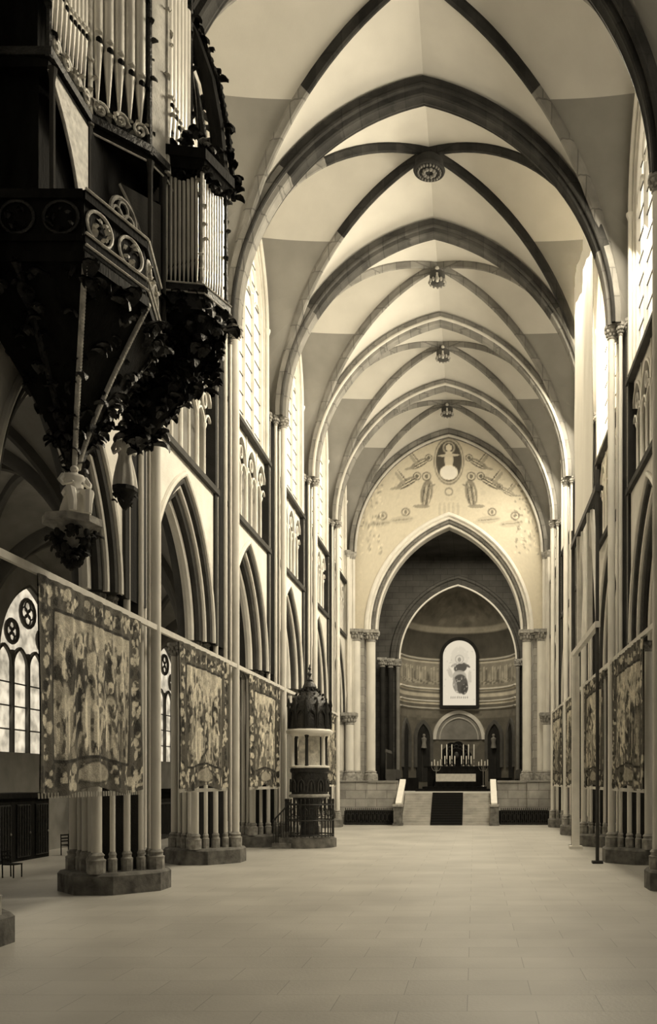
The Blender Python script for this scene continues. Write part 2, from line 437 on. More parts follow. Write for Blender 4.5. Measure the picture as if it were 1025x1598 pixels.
# ------------------------------------------------------------------ side walls, strings, triforium, clerestory
AA,AH,AS=3.35,5.3,8.45
ztri=14.4; zcl=18.6
winn=1
for s,nm in ((-1,'left'),(1,'right')):
    wall=MB(); trib=MB()
    for b,(y0,y1) in enumerate(bays):
        yc=(y0+y1)/2; h=(y1-y0)/2
        mp=side(s,WX,yc,0)
        p=[(u,w+AS,nu,nw) for u,w,nu,nw in arch2d(AA,AH,14)]
        opening_wall(wall,p,mp,-h,h,ztri,AS)
        # aisle side face and top
        mp2=side(s,WX+1.3,yc,0); opening_wall(wall,p,mp2,-h,h,ztri,AS)
        # triforium passage: floor, back wall, side
        wall.poly([mp(-h,ztri,0),mp(h,ztri,0),mp(h,ztri,1.3),mp(-h,ztri,1.3)])
        trib.poly([mp(-h,ztri,.75),mp(h,ztri,.75),mp(h,zcl,.75),mp(-h,zcl,.75)])
        wall.poly([mp(-h,zcl,.0),mp(h,zcl,.0),mp(h,zcl,.8),mp(-h,zcl,.8)])
        # side piers of the triforium
        for e0,e1 in ((-h,-h+.75),(h-.75,h)):
            wall.box(*sorted((s*WX,s*(WX+.8))),yc+e0,yc+e1,ztri,zcl)
        # clerestory wall with window opening
        p2=[(u,w+24.7,nu,nw) for u,w,nu,nw in arch2d(3.25,4.6,14)]
        opening_wall(wall,p2,side(s,WX+.05,yc,0),-h,h,31.5,zcl)
        wall.grid([[side(s,WX+.05,yc,0)(u,w,d) for u,w,_,_ in [(-3.25,zcl,0,0)]+p2+[(3.25,zcl,0,0)]] for d in (0,.35)])
    new('wall_'+nm,wall,M['stone'],kind='structure')
    new('wall_triforium_'+nm,trib,M['aisle'],kind='structure')
    for b,(y0,y1) in enumerate(bays):
        yc=(y0+y1)/2; h=(y1-y0)/2; ml=y1-y0
        if b==0: continue
        where=['','of the nearest bay','of the bay with the second tapestry','of the third bay','of the fourth bay','of the fifth bay','of the last bay before the painted wall'][b]
        # arcade arch orders
        e=empty('arcade_arch','pointed moulded arch on the %s, %s'%(nm,where),'arch',(s*WX,yc,AS),0,'nave arcade arches')
        mp=lambda u,w,d:(s*d,u,w)
        for (r,d,rad,mm) in ((.02,-.02,.10,'stone'),(-.18,.10,.13,'moulddark'),(-.36,.22,.10,'stone'),(-.55,.42,.16,'moulddark'),(-.72,.65,.17,'stone')):
            mb=MB(); mb.sweep(arch2d(AA,AH,18),mp,roll(r,d,rad)); new('moulding',mb,M[mm],e)
        mb=MB(); mb.sweep(arch2d(AA,AH,18),mp,[(0,0),(-.12,.16),(-.3,.2),(-.45,.36),(-.6,.6),(-.6,.75),(-.45,1.0),(-.1,1.3),(.1,1.3),(.1,0)]); new('soffit',mb,M['moulddark'],e)  # dark soffit and rolls paint shade into the moulding hollows
        # strings
        if not (s>0 and b==0):
            for zz,hh in ((ztri,.2),(zcl,.16)):
                mb=MB(); x0,x1=sorted((s*(WX-.16),s*(WX+.1))); mb.box(x0,x1,y0+.62,y1-.62,zz-hh,zz+.02)
                tag(new('string_course',mb,M['string']),'dark ledge %s the triforium, %s side, %s'%('under' if zz==ztri else 'over',nm,where),'ledge','string courses')
        # triforium arcade
        e=empty('triforium_arcade','slim colonettes and tracery on the %s wall %s'%(nm,where),'arcade',(s*(WX+.12),yc,ztri),0,'triforium arcades')
        tw=h-.8; nn=4; cw=2*tw/nn
        for k in range(nn+1):
            mb=MB(); mb.lathe(0,-tw+k*cw,[(.13,0),(.13,.15),(.08,.25),(.08,2.4),(.13,2.55),(.14,2.65)],8); new('colonette',mb,M['stone'],e)
            if k<nn:
                mb=MB(); mb.lathe(0,-tw+(k+.5)*cw,[(.1,0),(.1,.12),(.05,.2),(.05,2.0),(.09,2.1),(.1,2.2)],8); new('colonette',mb,M['stone'],e)
        mb=MB()
        for k in range(nn):
            uc=-tw+(k+.5)*cw
            mpp=lambda u,w,d:(s*d,uc+u,2.6+w)
            mb.sweep(arch2d(cw/2-.04,1.15,8),mpp,[(-.05,-.06),(.05,-.06),(.05,.08),(-.05,.08)])
            for q in (-1,1):
                mpq=lambda u,w,d:(s*d,uc+q*cw/4+u,2.15+w)
                mb.sweep(arch2d(cw/4-.03,.5,6),mpq,[(-.04,-.04),(.03,-.04),(.03,.06),(-.04,.06)])
            mb.tube([(0,uc+.22*math.cos(a*PI/6),3.05+.26*math.sin(a*PI/6)) for a in range(13)],.045,6)
        # spandrel plate over the arches
        for k in range(nn):
            uc=-tw+(k+.5)*cw
            A=arch2d(cw/2-.04,1.15,8)
            mb.grid([[(0,uc+u,2.6+w) for u,w,_,_ in A],[(0,uc+u,4.05) for u,w,_,_ in A]])
            mb.box(-.05,.05,uc-cw/2-.03,uc-cw/2+.05,2.6,4.05)
        new('tracery',mb,M['stone'],e)
        # window
        mp=side(s,WX+.3,yc,0)
        g=MB(); p2=[(-3.25,zcl,0,0)]+[(u,w+24.7,0,0) for u,w,_,_ in arch2d(3.25,4.6,14)]+[(3.25,zcl,0,0)]
        g.poly([mp(u,w,0) for u,w,_,_ in p2])
        wo=new('window_%d'%winn,g,M['glass'],kind='structure',sm=0); winn+=1
        fr=MB(); mp=side(s,WX+.22,yc,0)
        fr.sweep(arch2d(3.15,4.5,14,foot=6.1),lambda u,w,d:mp(u,w+24.7,d),[(-.1,-.08),(.1,-.08),(.1,.1),(-.1,.1)])
        for u in (-1.58,0,1.58):
            mpu=mp(u,0,0); fr.box(mpu[0]-.07,mpu[0]+.07,mpu[1]-.07,mpu[1]+.07,zcl,25.6 if u else 26.2)
        for u in (-2.37,-.79,.79,2.37):
            fr.sweep(arch2d(.76,1.0,6),lambda uu,w,d:mp(u+uu,w+24.6,d),[(-.05,-.05),(.05,-.05),(.05,.05),(-.05,.05)])
        for u in (-1.58,1.58):
            fr.tube([mp(u+.5*math.cos(a*PI/8),26.3+.5*math.sin(a*PI/8),0) for a in range(17)],.06,6)
        fr.tube([mp(.9*math.cos(a*PI/8),27.5+.9*math.sin(a*PI/8),0) for a in range(17)],.07,6)
        fro=new('window_frame',fr,M['stone'],wo)
        lb=MB()
        z=zcl+.8
        while z<27.5:
            a=mp(-3.1,z,.03); c=mp(3.1,z,.03); 
            if z>24.7:
                q=3.25*(1-((z-24.7)/4.6)**1.6); a=mp(-q,z,.03); c=mp(q,z,.03)
            lb.tube([a,c],.025,5); z+=.85
        new('glazing_bar',lb,M['moulddark'],fro)
        jm=MB()
        for u in (-3.4,3.4):
            q=mp(u,0,-.25); jm.lathe(q[0],q[1],[(.09,zcl),(.09,24.6),(.16,24.8),(.16,24.9)],8)
        jm.sweep(arch2d(3.42,4.75,16),lambda u,w,d:mp(u,w+24.85,d-.25),roll(0,0,.09))
        new('window_jamb',jm,M['stone'],wo)

# ------------------------------------------------------------------ aisles
for s,nm in ((-1,'left'),(1,'right')):
    aw=MB(); vt=MB(); xw=17.6
    for b,(y0,y1) in enumerate(bays):
        yc=(y0+y1)/2; h=(y1-y0)/2
        p=[(u,w+8.3,nu,nw) for u,w,nu,nw in arch2d(2.7,3.6,12)]
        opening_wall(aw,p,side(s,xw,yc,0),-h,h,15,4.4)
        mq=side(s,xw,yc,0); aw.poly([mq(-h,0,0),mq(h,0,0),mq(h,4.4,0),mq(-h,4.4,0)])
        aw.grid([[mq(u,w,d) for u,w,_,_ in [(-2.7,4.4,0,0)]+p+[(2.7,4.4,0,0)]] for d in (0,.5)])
        webs(vt,vt,s*13.45,4.15,y0,y1,8.5,4.9,5.4,4.6,.2,h,0,n=10)
        if b==0: continue
        if s>0 and b<1: continue
        wh=['','beside the first tapestry','behind the second pier','beyond the third tapestry','level with the pulpit','near the choir end','last in the aisle'][b]
        g=MB(); mp=side(s,xw+.3,yc,0)
        g.poly([mp(u,w,0) for u,w,_,_ in [(-2.7,4.4,0,0)]+p+[(2.7,4.4,0,0)]])
        wo=new('window_%d'%winn,g,M['glassd'],kind='structure',sm=0); winn+=1
        fr=MB(); mp=side(s,xw+.2,yc,0)
        for u in (-1.35,0,1.35):
            q=mp(u,0,0); fr.box(q[0]-.08,q[0]+.08,q[1]-.08,q[1]+.08,4.4,8.8)
        for u in (-2.02,-.67,.67,2.02):
            fr.sweep(arch2d(.64,.85,6),lambda uu,w,d:mp(u+uu,w+8.1,d),[(-.06,-.06),(.06,-.06),(.06,.06),(-.06,.06)])
        for (u,z,r) in ((-1.35,9.6,.5),(1.35,9.6,.5),(0,10.6,.62)):
            fr.tube([mp(u+r*math.cos(a*PI/8),z+r*math.sin(a*PI/8),0) for a in range(17)],.08,6)
            for k in range(4): fr.tube([mp(u+r*.45*math.cos(k*PI/2)+r*.4*math.cos(a*PI/4),z+r*.45*math.sin(k*PI/2)+r*.4*math.sin(a*PI/4),0) for a in range(9)],.04,5)
        fr.sweep(arch2d(2.65,3.55,14,foot=3.9),lambda u,w,d:mp(u,w+8.3,d),[(-.1,-.1),(.1,-.1),(.1,.1),(-.1,.1)])
        for z in (5.4,6.4,7.4): fr.tube([mp(-2.6,z,.05),mp(2.6,z,.05)],.035,5)
        new('window_frame',fr,M['aislerib'],wo)
        # aisle ribs
        L=math.hypot(4.15,h)
        for k in (1,-1):
            ux,uy=4.15/L,k*h/L
            m2=lambda u,w,d:(s*13.45+u*ux-d*uy,yc+u*uy+d*ux,8.5+w)
            mb=MB(); mb.sweep(arch2d(L-.2,5.2,14),m2,[(.3,-.14),(.3,.14),(0,.1),(-.05,0),(0,-.1)])
            tag(new('aisle_rib',mb,M['aislerib']),'diagonal rib of the dark %s aisle vault, %s'%(nm,wh),'rib','aisle vault ribs')
    for i in range(1,8):
        mb=MB(); mb.sweep(arch2d(3.9,4.7,14),cross(PY[i],s*13.45,8.5),[(.35,-.3),(.35,.3),(.1,.25),(-.05,.1),(-.05,-.1),(.1,-.25)])
        o=new('aisle_arch',mb,M['aislerib']); tag(o,'stone arch crossing the %s aisle, %s from the front'%(nm,ORD[i-1]),'arch','aisle cross arches')
        if i<7:
            e=empty('wall_respond','clustered wall shafts against the outer wall of the %s aisle, %s from the front'%(nm,ORD[i-1]),'pillar',(s*17.35,PY[i],0),0,'aisle wall shafts')
            for (x,y,r) in ((0,0,.2),(.1*s,.35,.13),(.1*s,-.35,.13),(.2*s,.62,.11),(.2*s,-.62,.11)):
                new('shaft',shaft_mb(x,y,r,.8,8.3),M['aisle'],e)
                c=MB(); c.lathe(x,y,[(r,8.2),(r*1.1,8.35),(r*1.7,8.5),(r*1.8,8.6)],10); new('capital',c,M['cap'],e)
            mb=MB(); mb.box(-.5,.4,-.85,.85,0,.8); new('plinth',mb,M['base'],e)
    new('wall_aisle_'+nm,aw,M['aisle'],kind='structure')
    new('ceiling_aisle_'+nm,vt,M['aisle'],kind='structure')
    # east end of aisle
    mb=MB(); x0,x1=sorted((s*8.2,s*18)); mb.box(x0,x1,70,70.6,0,15); new('wall_end_'+nm,mb,M['crossing'],kind='structure')

# ------------------------------------------------------------------ painted east wall with the choir arch
rng=np.random.default_rng(5)
R=Ras(-8,8,14,31.5,400,437,.50)
for k in range(40):
    R.ell(rng.uniform(-7,7),rng.uniform(22,28),rng.uniform(.1,.5),rng.uniform(.05,.2),.44,.35,rng.uniform(0,3))
R.ell(0,28.3,1.25,1.9,.62,.9); R.ell(0,28.3,1.1,1.75,.13,.95)
R.ell(0,28.3,1.15,1.8,.22,.9,0,.07)
R.ell(0,29.35,.42,.42,.5,.9,0,.25); R.ell(0,29.35,.24,.3,.55)
R.ell(0,28.4,.38,.8,.52); R.ell(0,27.4,.75,.62,.66); R.ell(0,28.75,.9,.12,.5,.9,.05)
def angel(x,y,sx,sz,v=.27):
    # floating winged figure: body, fold lines, wings, haloed head
    R.ell(x,y,1.0*sz,.36*sz,v,.8,-.5*sx)
    for k in range(4): R.ell(x-.1*sx,y-.2*sz+.12*k*sz,.75*sz,.035*sz,.55 if k%2 else .15,.9,-.5*sx)
    R.ell(x+.55*sx*sz,y+.35*sz,.75*sz,.16*sz,.36,.8,.9*sx); R.ell(x+.35*sx*sz,y+.55*sz,.7*sz,.05*sz,.16,.8,.9*sx)
    R.ell(x+.95*sx*sz,y-.45*sz,.5*sz,.12*sz,.33,.8,-.2*sx)
    R.ell(x-.85*sx*sz,y+.55*sz,.3*sz,.3*sz,.2,1,0,.25); R.ell(x-.85*sx*sz,y+.55*sz,.15*sz,.17*sz,.22)
for sx in (1,-1):
    angel(2.3*sx,28.1,sx,.85); angel(3.3*sx,26.6,sx,.95); angel(4.6*sx,25.9,sx,.7,.36) if sx>0 else None
    x=1.75*sx; R.ell(x,25.8,.5,1.15,.27,.85,.15*sx)
    for k in range(4): R.ell(x-.25+.17*k,25.7,.04,.95,.5 if k%2 else .15,.8,.15*sx)
    R.ell(x,27.1,.32,.32,.2,1,0,.25); R.ell(x,27.1,.16,.19,.25); R.ell(x+.4*sx,24.75,.7,.16,.3,.8); R.ell(x-.35*sx,26.3,.45,.09,.3,.8,-.5*sx)
    for xx,zz in ((3.4,24.3),(5.2,24.0)):
        R.ell(xx*sx,zz,.3,.28,.2,.95,0,.3); R.ell(xx*sx,zz,.14,.16,.28); R.ell(xx*sx-.3,zz-.6,1.0,.3,.42,.7,.1); R.ell(xx*sx-.3,zz-.6,.9,.05,.3,.8,.1)
R.ell(0,25.9,.28,.28,.28,.9,0,.35)
for k in range(5): R.ell(-.7+k*.35,24.5,.12,.6,.42,.6)
for k in range(260):
    x=rng.choice([-1,1])*rng.uniform(5.2,7.4); R.ell(x,rng.uniform(21,26.5),.12,.08,rng.choice([.25,.6]),.5,rng.uniform(0,3))
R.noise(.012,rng,2)
em=MB(); cols=[]
CA,CH,CSP=6.65,9.3,15.0
NX=240; NZ=150
rows=[]
for i in range(NX+1):
    x=-8+16*i/NX
    zl=CSP+az(x,CA,CH) if abs(x)<CA else 14.9
    r=[]
    for k in range(NZ+1):
        z=zl+(31.5-zl)*k/NZ; r.append((x,70.0,z)); cols.append(R.at(x,z))
    rows.append(r)
em.grid(rows); em.c=np.clip(np.array([[c,c*.97,c*.9] for c in cols])/.62,0,.95)**1.7
ew=new('wall_east',em,M['fresco'],kind='structure',sm=0)
# below springing: stone jamb walls
mb=MB()
for s in (-1,1):
    x0,x1=sorted((s*6.65,s*8.2)); mb.box(x0,x1,70,72,2.2,14.95)
new('wall_choir_jamb',mb,M['ashlar'],kind='structure')
e=empty('choir_arch','wide pointed stone arch with pale mouldings opening to the choir','arch',(0,70,CSP),0)
mpc=lambda u,w,d:(u,d,w)
mb=MB(); mb.sweep(arch2d(CA,CH,24),mpc,[(0,-.06),(0,.4),(-.3,.4),(-.3,-.02),(-.22,-.12),(-.1,-.12)]); new('outer_order',mb,M['marble'],e)
for r,d,rad,mm in ((-.38,.2,.12,'stone'),(-.62,.38,.14,'arch2'),(-.86,.55,.1,'marble')):
    mb=MB(); mb.sweep(arch2d(CA,CH,24),mpc,roll(r,d,rad)); new('moulding',mb,M[mm],e)
mb=MB(); mb.sweep(arch2d(CA,CH,24),mpc,[(-.25,.2),(-.5,.45),(-.95,.7),(-.95,1.6),(-.2,2.0),(0,2.0),(0,.2)]); new('soffit',mb,M['rib'],e)
# engaged columns at the jambs
def column(x,y,r,z0,z1,label,group,m='shaft'):
    e=empty('engaged_column',label,'column',(x,y,z0),0,group)
    mb=MB(); mb.prism([(r*1.6*math.cos(k*PI/4+PI/8),r*1.6*math.sin(k*PI/4+PI/8)) for k in range(8)],0,.35); mb.lathe(0,0,[(r*1.5,.35),(r*1.5,.5),(r*1.2,.58),(r*1.3,.68),(r,.78)],16); new('base',mb,M['cap'],e)
    mb=MB(); mb.lathe(0,0,[(r,.75),(r,z1-z0-.9)],16,caps=False); new('shaft',mb,M[m],e)
    mb=MB(); H=z1-z0
    mb.lathe(0,0,[(r,H-.92),(r*1.15,H-.88),(r*1.02,H-.8),(r*1.2,H-.5),(r*1.55,H-.3),(r*1.6,H-.25)],14)
    for k in range(12):
        a=2*PI*k/12; mb.ell((r*1.35*math.cos(a),r*1.35*math.sin(a),H-.55),(.1,.1,.16),6,5); mb.ell((r*1.6*math.cos(a+.2),r*1.6*math.sin(a+.2),H-.34),(.1,.1,.1),6,5)
    mb.prism([(-r*1.8,-r*1.8),(r*1.8,-r*1.8),(r*1.8,r*1.8),(-r*1.8,r*1.8)],H-.25,H); new('capital',mb,M['cap'],e)
for s,nm in ((-1,'left'),(1,'right')):
    column(s*6.15,70.2,.36,3.2,15.0,'tall inner column of the choir arch on the %s'%nm,'choir arch columns')
    column(s*7.25,69.75,.34,3.2,15.0,'tall outer column of the choir arch on the %s, next to the nave shafts'%nm,'choir arch columns')
    column(s*7.6,68.6,.32,3.2,8.4,'short column with low capital on the %s in front of the choir arch'%nm,'short columns')
    column(s*8.35,68.9,.3,3.2,8.4,'short column with low capital on the %s, outermost at the choir arch'%nm,'short columns')

# ------------------------------------------------------------------ choir platform, steps, parapets
mb=MB(); mb.box(-9,9,67.5,92,0,2.25); new('floor_choir',mb,M['step'],kind='structure')
st=MB(); n=13
for k in range(n):
    y0=63.6+k*.3; st.box(-3.2,3.2,y0,67.5,k*2.25/n,(k+1)*2.25/n)
stair=new('staircase',st,M['step']); tag(stair,'broad stone steps climbing to the raised choir','stairs')
cp=MB()
for k in range(n):
    y0=63.58+k*.3; z=(k+1)*2.25/n
    cp.box(-1.15,1.15,y0-.02,y0+.02,z-2.25/n,z+.03); cp.box(-1.15,1.15,y0,y0+.3,z,z+.03)
cp.box(-1.15,1.15,67.4,68.4,2.25,2.28)
tag(new('carpet',cp,M['carpet']),'dark carpet runner laid down the middle of the choir steps','carpet')
for s,nm in ((-1,'left'),(1,'right')):
    e=empty('stair_balustrade','sloping white balustrade on the %s of the choir steps'%nm,'balustrade',(s*3.42,63.3,0),0,'stair balustrades')
    mb=MB(); mb.box(-.3,.3,-.3,.3,0,1.35); mb.box(-.36,.36,-.36,.36,0,.18); new('newel',mb,M['base'],e)
    mb=MB(); mb.box(-.38,.38,-.38,.38,1.35,1.5); new('newel_cap',mb,M['cap'],e)
    mb=MB(); rows=[[(-.22,.3,1.35),(.22,.3,1.35),(.22,.3,1.6),(-.22,.3,1.6)],[(-.22,4.3,3.05),(.22,4.3,3.05),(.22,4.3,3.3),(-.22,4.3,3.3)]]
    mb.grid(rows,cv=True); mb.poly(rows[0][::-1]); mb.poly(rows[1]); new('handrail',mb,M['marble'],e)
    mb=MB(); mb.poly([(-.12,.3,0),(-.12,4.3,0),(-.12,4.3,3.05),(-.12,.3,1.35)]); mb.poly([(.12,.3,0),(.12,.3,1.35),(.12,4.3,3.05),(.12,4.3,0)]); mb.poly([(-.12,.3,0),(-.12,.3,1.35),(.12,.3,1.35),(.12,.3,0)]); new('side_panel',mb,M['marble'],e)
    # parapet wall of the choir
    mb=MB(); x0,x1=sorted((s*3.7,s*8.9)); mb.box(x0,x1,66.2,66.8,0,3.05); mb.box(x0,x1,66.1,66.9,3.05,3.2)
    x0,x1=sorted((s*5.9,s*8.9)); mb.box(x0,x1,65.6,70,0,3.1); mb.box(x0-.05,x1+.05,65.5,70,3.1,3.22)
    tag(new('parapet',mb,M['ashlar']),'blocky stone parapet wall on the %s of the choir steps'%nm,'wall','choir parapets')
    # iron grille at floor
    e=empty('iron_grille','low dark iron grille on the floor, %s of the choir steps'%nm,'railing',(s*5.6,64.2,0),0,'iron grilles')
    mb=MB(); mb.box(-1.7,1.7,-.03,.03,.08,.16); mb.box(-1.7,1.7,-.03,.03,1.0,1.08); new('rail',mb,M['iron'],e)
    for k in range(24):
        x=-1.66+k*3.32/23; mb=MB(); mb.tube([(x,0,0),(x,0,1.12)],.03,5); mb.ell((x,0,1.16),(.04,.04,.07),6,4); new('bar',mb,M['iron'],e)
    mb=MB()
    for k in range(11):
        x=-1.5+k*.3; mb.tube([(x+.12*math.cos(a*PI/6),0,.55+.3*math.sin(a*PI/6)) for a in range(13)],.025,4)
    new('scrollwork',mb,M['iron'],e)
    mb=MB(); mb.box(-1.8,1.8,.25,1.3,0,1.0); new('kneeler',mb,M['wood'],e)

# ------------------------------------------------------------------ crossing and apse
mb=MB()
for s in (-1,1):
    mb.poly([(s*9,72,2.2),(s*9,90,2.2),(s*9,90,26),(s*9,72,26)])
mb.poly([(-9,72,26),(9,72,26),(9,90,26),(-9,90,26)])
new('wall_crossing',mb,M['crossing'],kind='structure')
AC=.35; A2,H2,S2=5.9,7.6,15.3
mb=MB(); p=[(u,w+S2,nu,nw) for u,w,nu,nw in arch2d(A2,H2,18)]
opening_wall(mb,p,cross(90,AC,0),-9.4,9.4,27,2.2)
new('wall_apse_arch',mb,M['crossing'],kind='structure')
e=empty('apse_arch','dark stepped arch with a thin pale edge before the apse','arch',(AC,90,S2),0)
mb=MB(); mb.sweep(arch2d(A2,H2,20,foot=0),mpc,[(.9,-.25),(1.0,-.1),(1.0,.0),(0,0),(0,-.15),(.3,-.18),(.35,-.05),(.6,-.08),(.7,-.25)]); new('outer_order',mb,M['crossing'],e)
mb=MB(); mb.sweep(arch2d(A2,H2,20,foot=0),mpc,roll(0,-.12,.1)); new('moulding',mb,M['marble'],e)
for s,nm in ((-1,'left'),(1,'right')):
    column(AC+s*6.05,89.7,.2,2.3,15.4,'thin dark column at the inner apse arch on the %s'%nm,'apse columns','aisle')
    column(AC+s*6.75,89.2,.26,2.3,15.4,'dark column beside the inner apse arch on the %s'%nm,'apse columns','core')
    column(AC+s*7.5,88.7,.26,2.3,15.4,'outermost dark column before the apse on the %s'%nm,'apse columns','core')
# apse cylinder wall painted in bands
AR=5.9
R=Ras(-PI/2,PI/2,2,23,420,420,.42)
def band(z0,z1,v): R.rect(-2,2,z0,z1,v)
band(2,9.9,.20); band(9.9,10.8,.26); band(10.8,11.0,.6); band(11.0,11.4,.22); band(11.4,11.8,.75); band(11.8,12.2,.28); band(12.2,12.5,.6); band(12.5,12.8,.25); band(12.8,13.1,.75); band(13.1,15.7,.36); band(15.7,16.3,.62); band(16.3,18.9,.15); band(18.9,19.5,.48); band(19.5,23,.27)
rng=np.random.default_rng(11)
for k in range(46):
    a=-1.4+2.8*k/45
    R.ell(a,14.3+rng.uniform(-.1,.1),.02,.85,rng.choice([.6,.2,.5]),.8); R.ell(a,15.2,.012,.16,.6,.9)
    R.ell(a+.03,13.7,.03,.3,rng.choice([.2,.55]),.6,.5)
for k in range(60): R.ell(rng.uniform(-1.5,1.5),rng.uniform(19.8,22.5),.08,.3,rng.choice([.2,.36]),.5)
for k in range(120): R.rect(*(lambda a:(a,a+.1))(rng.uniform(-1.5,1.5)),*(lambda z:(z,z+.3))(rng.uniform(3,10.5)),rng.uniform(.14,.3),.5)
R.noise(.02,rng,1)
am=MB(); rows=[]; cols=[]
for i in range(121):
    th=-PI/2+PI*i/120; r=[]
    for k in range(161):
        t=k/160
        if t<.72:
            z=2.2+(16.6-2.2)*t/.72; rad=AR
        else:
            q=(t-.72)/.28*PI/2; z=16.6+6.2*math.sin(q); rad=AR*max(math.cos(q),.001)
        r.append((AC+rad*math.sin(th),90.3+rad*math.cos(th),z)); cols.append(R.at(th,min(z,22.9)))
    rows.append(r)
am.grid(rows); am.c=(np.array([[c,c*.97,c*.9] for c in cols])/.42)**1.35
new('wall_apse',am,M['apse'],kind='structure',sm=0)
cyl=lambda th0,z0:(lambda u,w,d:(AC+(AR-d)*math.sin(th0+u/AR),90.3+(AR-d)*math.cos(th0+u/AR),z0+w))
for zz,v in ((16.1,'rib'),(13.0,'stone'),(11.7,'stone'),(10.9,'rib')):
    mb=MB(); mb.tube([cyl(0,zz)(AR*(-1.5+3.0*k/40),0,.08) for k in range(41)],.09,6)
    tag(new('cornice',mb,M[v]),'thin curved cornice round the apse wall, at the %s'%({16.1:'foot of the half dome',13.0:'foot of the figure frieze',11.7:'middle of the pale stripes',10.9:'top of the arcade niches'}[zz]),'cornice','apse cornices')
# niches
for th,a,z0,lab in ((0,2.7,7.6,'large round arch framing the altar niche in the apse'),(-.72,1.0,7.6,'pointed niche arch on the apse wall, left of the altar'),(.72,1.0,7.6,'pointed niche arch on the apse wall, right of the altar'),(-1.22,.8,7.6,'narrow niche arch at the far left of the apse wall'),(1.22,.8,7.6,'narrow niche arch at the far right of the apse wall')):
    big=a>2
    hh=2.9 if big else 1.75
    e=empty('niche_arch',lab,'arch',(0,0,0),0,'apse niches')
    c=cyl(th,z0)
    mb=MB(); mb.sweep(arch2d(a,hh,14,foot=0 if big else 3.0),c,[(-.1,.0),(-.1,.22),(.28,.22),(.28,0)]); new('moulding',mb,M['stone' if big else 'aislerib'],e)
    if big:
        mb=MB(); mb.sweep(arch2d(a-.55,hh-.55,14),c,roll(0,.1,.09)); new('inner_moulding',mb,M['rib'],e)
    mb=MB(); A=arch2d(a-.1,hh-.1,14,foot=0 if big else 4.5)
    mb.grid([[c(u,w,.05) for u,w,_,_ in A],[c(u*.02,w if w<0 else 0,.05) for u,w,_,_ in A]]); new('recess',mb,M['aisle' if big else 'core'],e)
    if not big and abs(th)<1:
        mb=MB(); p=c(0,-.4,.3); mb.lathe(p[0],p[1],[(.05,p[2]-.6),(.3,p[2]-.55),(.22,p[2]),(.3,p[2]+.45),(.1,p[2]+.6),(.16,p[2]+.8),(.1,p[2]+.95)],10); new('figure',mb,M['aisle'],e)
# painted window
R=Ras(-1.8,1.8,0,7,220,430,.92)
R.ell(0,5.1,1.0,1.3,.75,.4)
R.ell(0,4.95,.42,.42,.55,.8,0,.2); R.ell(0,4.9,.2,.26,.5)
R.ell(.1,4.0,.75,.5,.16,.95,.2); R.ell(.75,4.3,.5,.16,.2,.9,-.5); R.ell(-.6,4.3,.4,.14,.55,.9,.5)
R.ell(0,3.1,.8,.7,.62,.9); R.ell(.1,2.3,.85,1.1,.17,.95); R.ell(.55,1.8,.4,.7,.14,.95,-.2); R.ell(-.45,2.2,.2,.9,.55,.8,.2)
R.ell(-1.0,3.5,.25,.6,.7,.8,.3); R.ell(1.1,3.0,.2,.8,.75,.8)
for k in range(9): R.ell(-.9+k*.22,.85,.06,.14,.45,.8)
for k in range(60): R.ell(rng.uniform(-1.6,1.6),rng.uniform(.3,6.5),.1,.07,rng.choice([.7,.98]),.5,rng.uniform(0,3))
wm=MB(); rows=[]; cols=[]
for i in range(71):
    x=-1.78+3.56*i/70; top=5.2+math.sqrt(max(1.79**2-x*x,0)); r=[]
    for k in range(91):
        z=top*k/90; r.append((x,0,z)); cols.append(R.at(x,z))
    rows.append(r)
wm.grid(rows); wm.c=np.array([[c,c,c] for c in cols])**1.6*.95
ap=new('window_%d'%winn,wm,M['apseglass'],kind='structure',sm=0); ap.location=(AC+.05,90.3+AR-.75,11.25)
mb=MB(); mb.sweep([(-1.8,0,-1,0)]+[(-1.8*math.cos(PI*k/24),5.2+1.8*math.sin(PI*k/24),-math.cos(PI*k/24),math.sin(PI*k/24)) for k in range(25)]+[(1.8,0,1,0)],lambda u,w,d:(u,d,w),[(-.04,-.1),(.3,-.15),(.3,.8),(-.04,.8)])
mb.box(-2.1,2.1,-.15,.8,-.3,0); new('window_frame',mb,M['core'],ap)

# altar and its furniture
ay=80
mb=MB(); mb.box(-3.2,3.6,ay-1.6,ay+3,2.25,2.45); mb.box(-2.6,3.1,ay-1.2,ay+3,2.45,2.65); tag(new('altar_platform',mb,M['wood']),'dark stepped platform under the high altar','platform')
e=empty('altar','high altar with a pale cloth over a dark block','altar',(AC,ay,2.65),0)
mb=MB(); mb.box(-1.9,1.9,-.5,.6,0,.55); new('block',mb,M['wood'],e)
mb=MB(); mb.box(-1.78,1.78,-.56,.62,.5,1.15)
for k in range(30): mb.ell((-1.72+k*3.44/29,-.56,.52),(.07,.03,.09),6,4)
new('altar_cloth',mb,M['cloth'],e)
mb=MB(); mb.box(-2.6,2.6,.65,1.5,0,1.75); mb.box(-2.9,2.9,.6,1.6,1.7,1.85); new('gradine',mb,M['wood'],e)
def candlestick(x,y,z,h,ch,label,group):
    e=empty('candlestick',label,'candlestick',(x,y,z),0,group)
    mb=MB(); mb.lathe(0,0,[(.14,0),(.13,.05),(.05,.1),(.035,h*.4),(.07,h*.5),(.03,h*.6),(.04,h*.9),(.1,h*.97),(.1,h)],10); new('stem',mb,M['brass'],e)
    mb=MB(); mb.lathe(0,0,[(.045,h),(.045,h+ch),(.01,h+ch+.05)],8); new('candle',mb,M['candle'],e)
